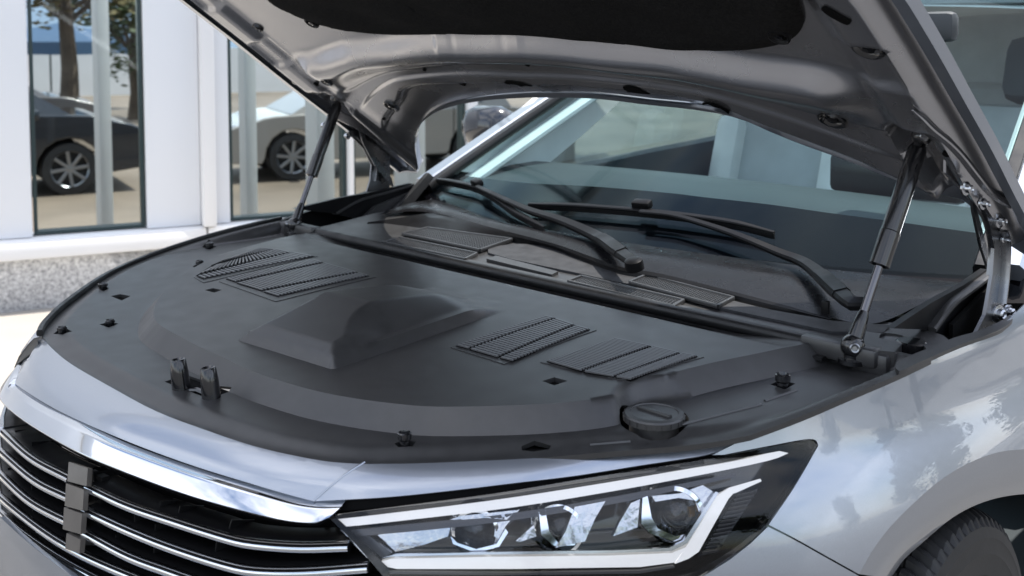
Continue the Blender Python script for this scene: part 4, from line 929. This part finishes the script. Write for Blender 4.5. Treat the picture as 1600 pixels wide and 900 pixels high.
patch('cowl_front_cover', [(760, 409), (775, 404), (872, 429), (862, 434)], COWL, M['plastic'], cowl, 8, thick=.006, fn=dz(.006))
def lattice(qd, nu, nv, lift, edge=True):
    A, B, C_, D_ = COWL.hit(qd); up = np.array([0, 0, lift])
    MB().plate(np.array([A, B, C_, D_]) + (0, 0, .0015), (0, 0, 1), .001).build('grille_well', M['black'], cowl)
    mb = MB(); bi = lambda u, v: (A * (1 - u) + B * u) * (1 - v) + (D_ * (1 - u) + C_ * u) * v + up
    for i in range(nu + 1): mb.sweep([bi(i / nu, 0), bi(i / nu, 1)], RECT(.0009, .0013))
    for j in range(nv + 1): mb.sweep([bi(0, j / nv), bi(1, j / nv)], RECT(.0009, .0011))
    o = mb.build('intake_lattice', M['plastic'], cowl); o['kind'] = 'stuff'
    if edge: 
        mb = MB()
        for a, b in ((A, B), (B, C_), (C_, D_), (D_, A)): mb.sweep([a + up, b + up], RECT(.0028, .0035))
        mb.build('intake_frame', M['plastic'], cowl)
lattice([(629, 370), (668, 361), (800, 379), (750, 396)], 14, 34, .006)
lattice([(600, 382), (624, 375), (745, 400), (727, 409)], 8, 34, .004)
lattice([(888, 444), (908, 436), (1068, 474), (1052, 484)], 8, 34, .004)
lattice([(984, 447), (1010, 436), (1146, 472), (1122, 485)], 10, 34, .006)
# raised lip and smooth cover below the windscreen
top_px = cr([(575, 347), (620, 341), (676, 333), (720, 342), (759, 353), (860, 379), (913, 397), (970, 417), (1030, 427), (1120, 449), (1220, 475), (1300, 497)], 6)
bot_px = cr([(575, 352), (620, 355), (663, 359), (730, 368), (802, 379), (860, 390), (905, 409), (962, 430), (1020, 442), (1110, 461), (1210, 485), (1296, 501)], 6)
nT = 70; tp, bp_ = even(top_px, nT), even(bot_px, nT); PT, PB = COVER.hit(tp), COWL.hit(bp_)
MB().loft([PT + (0, .004, -.001), PT, PT + (PB - PT) * .3 + (0, -.003, 0), PT + (PB - PT) * .7, PB]).build('cowl_lip', M['plastic_black'], cowl)
ws_px = cr([(672, 312), (700, 318), (781, 346), (860, 360), (930, 371), (1000, 382), (1100, 396), (1210, 410), (1288, 420), (1400, 431), (1520, 443)], 5)
wp = even(ws_px, nT); PW = WS.hit(wp)
tp2 = even(cr([(590, 336), (640, 330), (676, 333), (720, 342), (759, 353), (860, 379), (913, 397), (970, 417), (1030, 427), (1120, 449), (1220, 475), (1300, 497), (1370, 505), (1450, 470), (1500, 450)], 6), nT); PT2 = COVER.hit(tp2)
rows = [PT2 + (PW - PT2) * t + np.array([0, 0, .006 * math.sin(math.pi * t)]) for t in np.linspace(0, 1, 10)]
MB().loft(rows).build('windscreen_cover', mat('satin_cover_plastic', (.009, .009, .010), 0, .28, spec=.16, bump=(700, .1, .0004), rvar=(18, .08), var=(16, .2)), cowl)
# windscreen
yb0 = lambda x: .21 + .42 * x * x
def wsfn(u, v): return None
nu, nv = 60, 40; rows, rowsf = [], []
for j in range(nv + 1):
    t = j / nv; xs = np.linspace(-1, 1, nu + 1) * (.705 - .15 * t); ys = .225 + .42 * xs ** 2 * (1 - .4 * t) + t * (1.20 - .05 * (xs / .7) ** 2); rows.append(np.column_stack([xs, ys, ws_z(xs, ys)]))
ws = MB().loft(rows).build('windscreen', M['ws'], car, 60)
# black ceramic band on the inside of the glass, with a dotted edge
band_px = cr([(692, 268), (740, 274), (820, 283), (900, 287), (960, 291), (1050, 299), (1100, 305), (1200, 316), (1300, 330), (1400, 343), (1530, 361), (1620, 372)], 6)
fr_out = np.vstack([band_px, [(1640, 470), (1500, 470)], ws_px[::-1] + np.array((0, 12)), [(655, 290)]])
patch('ceramic_band', fr_out, WS, M['frit'], ws, 10, thick=0, fn=lambda P: P - np.array([0, -.0015, .004]))
bl_ = even(band_px, 420); D1 = WS.hit(bl_); V, Fs = [], []
for row in range(4):
    dpx = bl_ + np.array([0, -2.6 - row * 2.6]); Dp = WS.hit(dpx); s = [.0013, .0011, .0009, .0007][row]
    for i in range(row % 2, len(Dp), 2):
        c = Dp[i] - np.array([0, -.0015, .004]); n = len(V); e1 = np.array([s, 0, 0]); e2 = np.array([0, s, s * .47])
        V += [tuple(c + e1 * math.cos(a) + e2 * math.sin(a)) for a in np.linspace(0, 2 * math.pi, 6, endpoint=False)]; Fs.append([n + k for k in range(6)])
me = bpy.data.meshes.new('ceramic_dots'); me.from_pydata(V, [], Fs); o = link('ceramic_dots', me, M['frit_dots'], ws); o['kind'] = 'stuff'
# screen pillars
def pillar(m_):
    xs = np.linspace(0, 1.28, 30); P = np.array([(-.715 + .118 * t, .43 + .78 * t, float(ws_z(-.70 + .115 * t, .43 + .78 * t)) + .012) for t in xs])
    p_ = MB().sweep(P, RECT(.028, .016, .3)).build('screen_pillar', M['paint'], car, mirror=m_)
    MB().sweep(P + np.array([.034, -.012, -.002]), RECT(.014, .012, .3)).build('pillar_seal', M['rubber'], p_, mirror=m_)
    MB().sweep(P + np.array([.05, .03, -.035]), RECT(.028, .012, .3)).build('pillar_trim', M['beige'], p_, mirror=m_)
bothsides(pillar)
# wiper arms and blades
WSO = lambda k: Surf(lambda u, v: np.column_stack([u, v, np.maximum(ws_z(u, v), .960) + k]), np.linspace(-.95, .95, 80), np.linspace(.05, 1.5, 160))
W1, W2 = WSO(.012), WSO(.028)
def wiper(arm, sc, blade, clip, piv):
    g = empty('wiper', (0, 0, 0), parent=car)
    P = even(W2.hit(cr(arm, 6)), 40); s = np.interp(np.linspace(0, 1, 40), np.linspace(0, 1, len(sc)), sc)
    a = MB().sweep(P, RECT(.0092, .0055, .3), (0, -.4, 1), scale=s).build('wiper_arm', M['plastic_black'], g)
    MB().sweep(P[4:12] + (0, 0, .001), RECT(.0095, .0058, .3), (0, -.4, 1), scale=s[4:12] * 1.03).build('arm_knuckle', M['plastic_black'], a)
    Q = even(W1.hit(cr(blade, 6)), 40); 
    b = MB().sweep(Q + (0, 0, .009), RECT(.0058, .0038, .3), (0, -.4, 1), scale=np.r_[np.linspace(.5, 1, 6), np.ones(28), np.linspace(1, .5, 6)]).build('wiper_blade', M['plastic_black'], g)
    MB().sweep(Q + (0, 0, .002), RECT(.002, .006, .3), (0, -.4, 1)).build('rubber_edge', M['rubber'], b)
    c = W1.hit([clip])[0] + (0, 0, .016); t = Q[min(25, len(Q) - 1)] - Q[10]; t /= np.linalg.norm(t); u_ = np.cross(np.cross(t, (0, -.4, 1)), t); u_ /= np.linalg.norm(u_)
    MB().box(c, (.020, .010, .0085), [t, np.cross(u_, t), u_], bev=.004).build('blade_clip', M['plastic_black'], g)
    c = W2.hit([piv])[0]; MB().lathe(c, (0, -.3, 1), [(.016, -.012), (.016, -.004), (.015, .004), (.008, .007), (0, .007)], 24).build('pivot_cap', M['plastic_black'], g)
wiper([(992, 411), (965, 392), (935, 371), (880, 346), (830, 330), (795, 315), (745, 292)], [1.15, 1.45, 1.35, 1.1, .9, .75, .7], [(683, 285), (715, 291), (745, 299), (775, 316), (806, 338), (850, 362)], (745, 296), (990, 410))
wiper([(1350, 492), (1310, 456), (1262, 414), (1215, 394), (1150, 367), (1090, 347), (1048, 336), (1000, 331)], [1.2, 1.45, 1.35, 1.15, .9, .75, .65, .65], [(826, 325), (900, 328), (1000, 336), (1080, 345), (1150, 356), (1210, 371)], (1003, 332), (1345, 492))

# ---- right-hand rear corner of the engine bay: tray, cup, inner wing
tray = empty('corner_tray', (0, 0, 0), parent=car)
TS_ = lambda z: Surf(lambda u, v: np.column_stack([u, v, np.full(len(u), z)]), np.linspace(-.3, 1, 12), np.linspace(-.3, .9, 12))
Z94, Z93 = TS_(.945), TS_(.930)
hole_px = cr([(1374, 524), (1384, 520), (1410, 524), (1412, 529), (1398, 532), (1378, 530)], 2, True)
patch('tray_top', [(1345, 517), (1388, 508), (1440, 512), (1474, 524), (1486, 534), (1466, 546), (1450, 550), (1438, 531), (1412, 534), (1398, 550), (1345, 545)], Z94, M['plastic'], tray, 8, holes=[hole_px], thick=.022)
patch('tray_floor', [(1300, 560), (1345, 520), (1470, 520), (1462, 536), (1400, 556)], TS_(.918), M['black'], tray, 12, thick=0)
c = on_z([(1424, 541)], .938)[0]; MB().lathe(c, (0, 0, 1), [(.021, -.03), (.021, .006), (.018, .008), (0, .008)], 24).build('tray_cup', M['strut_black'], tray)
patch('wing_flange', cr([(1425, 561), (1455, 549), (1491, 534), (1529, 523), (1563, 508), (1578, 498), (1582, 505), (1572, 515), (1557, 525), (1503, 544), (1450, 567), (1428, 577), (1405, 587), (1400, 574)], 3, True), EDGE, M['plastic'], tray, 7, thick=.005, fn=lambda P: P + np.array([0, 0, .006]))
MB().box((0, .42, .868), (.75, .38, .008)).build('bay_filler', M['black'], car)  # black filler added under the cowl, hides sunlit ground in a gap
P = on_x([(425, 350), (455, 338), (520, 318), (575, 298), (605, 288), (606, 345), (470, 374), (430, 374)], -.745); MB().plate(P, (1, 0, 0), .01).build('inner_wing', M['plastic_black'], car)
c = on_z([(1290, 484)], .955)[0]; MB().box(c, (.006, .004, .014), bev=.002).build('hose_clip', M['plastic_black'], tray)
def apron(m_):
    # dark inner wing rising to the pillar foot
    px = [(1390, 512), (1450, 472), (1500, 445), (1537, 420), (1548, 425), (1540, 440), (1530, 470), (1500, 500), (1478, 525), (1440, 514)]
    P = on_x(px, .70); MB().plate(P, (1, 0, 0), .01).build('inner_wing', M['plastic_black'], car, mirror=m_)
    P = on_x(cr([(1450, 514), (1480, 475), (1510, 452), (1545, 425)], 5), .705); MB().sweep(P, RECT(.012, .004), (0, 0, 1)).build('inner_wing_flange', M['plastic'], car, mirror=m_)
    MB().plate([(.715, .20, .945), (.715, .62, 1.03), (.715, .62, .75), (.715, .20, .75)], (1, 0, 0), .006).build('inner_wing_wall', M['black'], car, mirror=m_)
bothsides(apron)
# far pillar foot: faceted grey piece beside the left hinge
P = on_x([(603, 339), (640, 302), (668, 270), (676, 277), (651, 308), (626, 340)], -.66); MB().plate(P, (1, 0, 0), .012).build('pillar_foot', M['plastic'], car)
P = on_x([(560, 345), (585, 322), (640, 300), (665, 272), (672, 285), (640, 318), (620, 345)], -.68); MB().plate(P, (1, 0, 0), .01).build('inner_wing_cover', M['plastic'], car)

# ==================================================================  CABIN
cab = empty('cabin', (0, 0, 0), parent=car)
mb = MB(); rows = []
for yv, zv in ((.30, .93), (.36, .96), (.50, 1.0), (.70, 1.028), (.80, 1.03), (.85, 1.01), (.87, .80)):
    xs = np.linspace(-.70, .70, 30); rows.append(np.column_stack([xs, yv + .30 * (xs / .7) ** 2 * (yv < .5), np.full(30, zv) - .012 * (xs / .7) ** 2]))
mb.loft(rows).build('dashboard', M['dash'], cab)
MB().box(on_y([(1400, 276)], .86)[0], (.15, .02, .047), bev=.018).build('display_screen', M['screen'], cab)
MB().box(on_y([(1180, 298)], .82)[0] + (.05, 0, -.01), (.12, .05, .012), bev=.008).build('dash_ledge', M['trim_dark'], cab)
# far door with its window line
q = on_x([(822, 292), (832, 272), (900, 260), (1000, 238), (1100, 219), (1150, 208), (1162, 214), (1172, 240), (1160, 300), (1150, 420), (822, 420)], -.66)
MB().plate(q, (1, 0, 0), .06).build('door_trim', M['trim_dark'], cab)
q = on_x([(1180, 296), (1160, 290), (1190, 180), (1210, 100), (1255, 90), (1240, 200), (1225, 300)], -.64); MB().plate(q, (1, 0, 0), .06).build('centre_pillar', M['beige'], cab)
q = on_x([(706, 266), (800, 278), (845, 262), (905, 212), (985, 140), (1000, 60), (930, 70), (840, 150)], -.672); MB().plate(q, (1, 0, 0), .02).build('pillar_bright_infill', M['beige'], cab)  # pillar trim widened into a pale plate replacing the bright wall seen outside
q = on_x([(1130, 214), (1150, 150), (1170, 90), (1186, 90), (1172, 150), (1160, 216)], -.68); MB().plate(q, (1, 0, 0), .04).build('window_post', M['trim_dark'], cab)
q = on_x([(690, 275), (835, 272), (1010, 236), (1150, 206), (1190, 60), (1000, 40), (880, 120)], -.69); MB().plate(q, (1, 0, 0), .004).build('door_window', M['side_glass'], cab)
q = on_x([(1225, 215), (1290, 215), (1560, 120), (1560, 40), (1262, 40)], -.69); MB().plate(q, (1, 0, 0), .004).build('rear_door_window', M['side_glass'], cab)
q = on_x([(1225, 218), (1600, 200), (1700, 500), (1200, 500)], -.68); MB().plate(q, (1, 0, 0), .06).build('rear_door_trim', M['trim_dark'], cab)
def seat_at(x, y, parent=cab):
    s = empty('seat', (x, y, .0), parent=parent)
    MB().box((0, -.22, .52), (.25, .27, .09), bev=.06).build('seat_cushion', M['seat'], s)
    ax = [(1, 0, 0), (0, math.cos(.3), -math.sin(.3)), (0, math.sin(.3), math.cos(.3))]
    MB().box((0, .13, .86), (.24, .075, .32), ax, bev=.06).build('seat_back', M['seat'], s)
    for k in (-.19, .19): MB().box((k, .07, .84), (.05, .07, .28), ax, bev=.04).build('side_bolster', M['beige'], s)
    MB().box((0, .25, 1.27), (.13, .055, .10), ax, bev=.045).build('headrest', M['seat_dark'], s)
    for k in (-.05, .05): MB().tube([(k, .22, 1.14), (k, .245, 1.22)], .007, 8).build('headrest_post', M['steel'], s)
seat_at(-.34, 1.50); seat_at(.36, 1.62)
MB().box((0, 2.65, .84), (.62, .09, .36), bev=.07).build('rear_seat', M['seat'], cab)
MB().box((0, 1.6, .25), (.75, 1.3, .03)).build('cabin_floor', M['trim_dark'], cab)
MB().lathe((.36, .98, .92), (0, -.9, .42), [(.18 + .012 * math.cos(t), .012 * math.sin(t)) for t in np.linspace(0, 2 * math.pi, 10)], 40).build('steering_wheel', M['trim_dark'], cab)
# roof, roof rails, far pillars
mb = MB(); rows = []
for yv, zv in ((1.40, 1.455), (1.6, 1.51), (2.0, 1.545), (2.6, 1.54), (3.1, 1.47)):
    xs = np.linspace(-.585, .585, 16); rows.append(np.column_stack([xs, np.full(16, yv), zv + .03 * (1 - (xs / .6) ** 2)]))
roof = mb.build('roof', M['paint'], car)
mb = MB(); mb.loft([r - np.array([0, 0, .035]) for r in rows]); mb.build('headliner', M['beige'], roof)
for s in (-1, 1):
    MB().sweep([(s * .575, 1.42, 1.42), (s * .59, 1.7, 1.475), (s * .60, 2.4, 1.49), (s * .59, 3.05, 1.42)], RECT(.035, .04, .3)).build('roof_rail', M['beige'], roof)
    MB().sweep([(s * .64, 2.75, .95), (s * .60, 2.98, 1.42)], RECT(.05, .03, .3), (1, 0, 0)).build('rear_pillar', M['beige'], roof)
m_c = CAM + rays([(1452, 42)])[0] * 2.05
MB().box(m_c, (.055, .02, .030), bev=.014).build('rear_view_mirror', M['dash'], cab)
MB().box((0, 1.44, 1.50), (.56, .03, .05), bev=.012).build('roof_header', M['seat'], cab)
MB().box((0, 3.12, 1.20), (.66, .02, .36), bev=.01).build('rear_screen_surround', M['seat'], cab)
# near door and body side (behind the wing, to the right of the picture)
MB().box((.70, 1.55, .62), (.04, .72, .34), bev=.03).build('near_door', M['paint'], car)
MB().box((-.76, 1.55, .62), (.04, .95, .34), bev=.03).build('far_door', M['paint'], car)
MB().plate([(0, -.70, .60), (0, .35, .60), (0, .35, .2), (0, -.70, .25)], (1, 0, 0), .62).build('engine_block_shield', M['black'], car)
# far door mirror
mc = on_x([(764, 198)], -.84)[0]
MB().box(mc, (.085, .055, .062), bev=.045).build('door_mirror', M['darkcar'], car, 60)

rebase(car, (0, .6, 0))
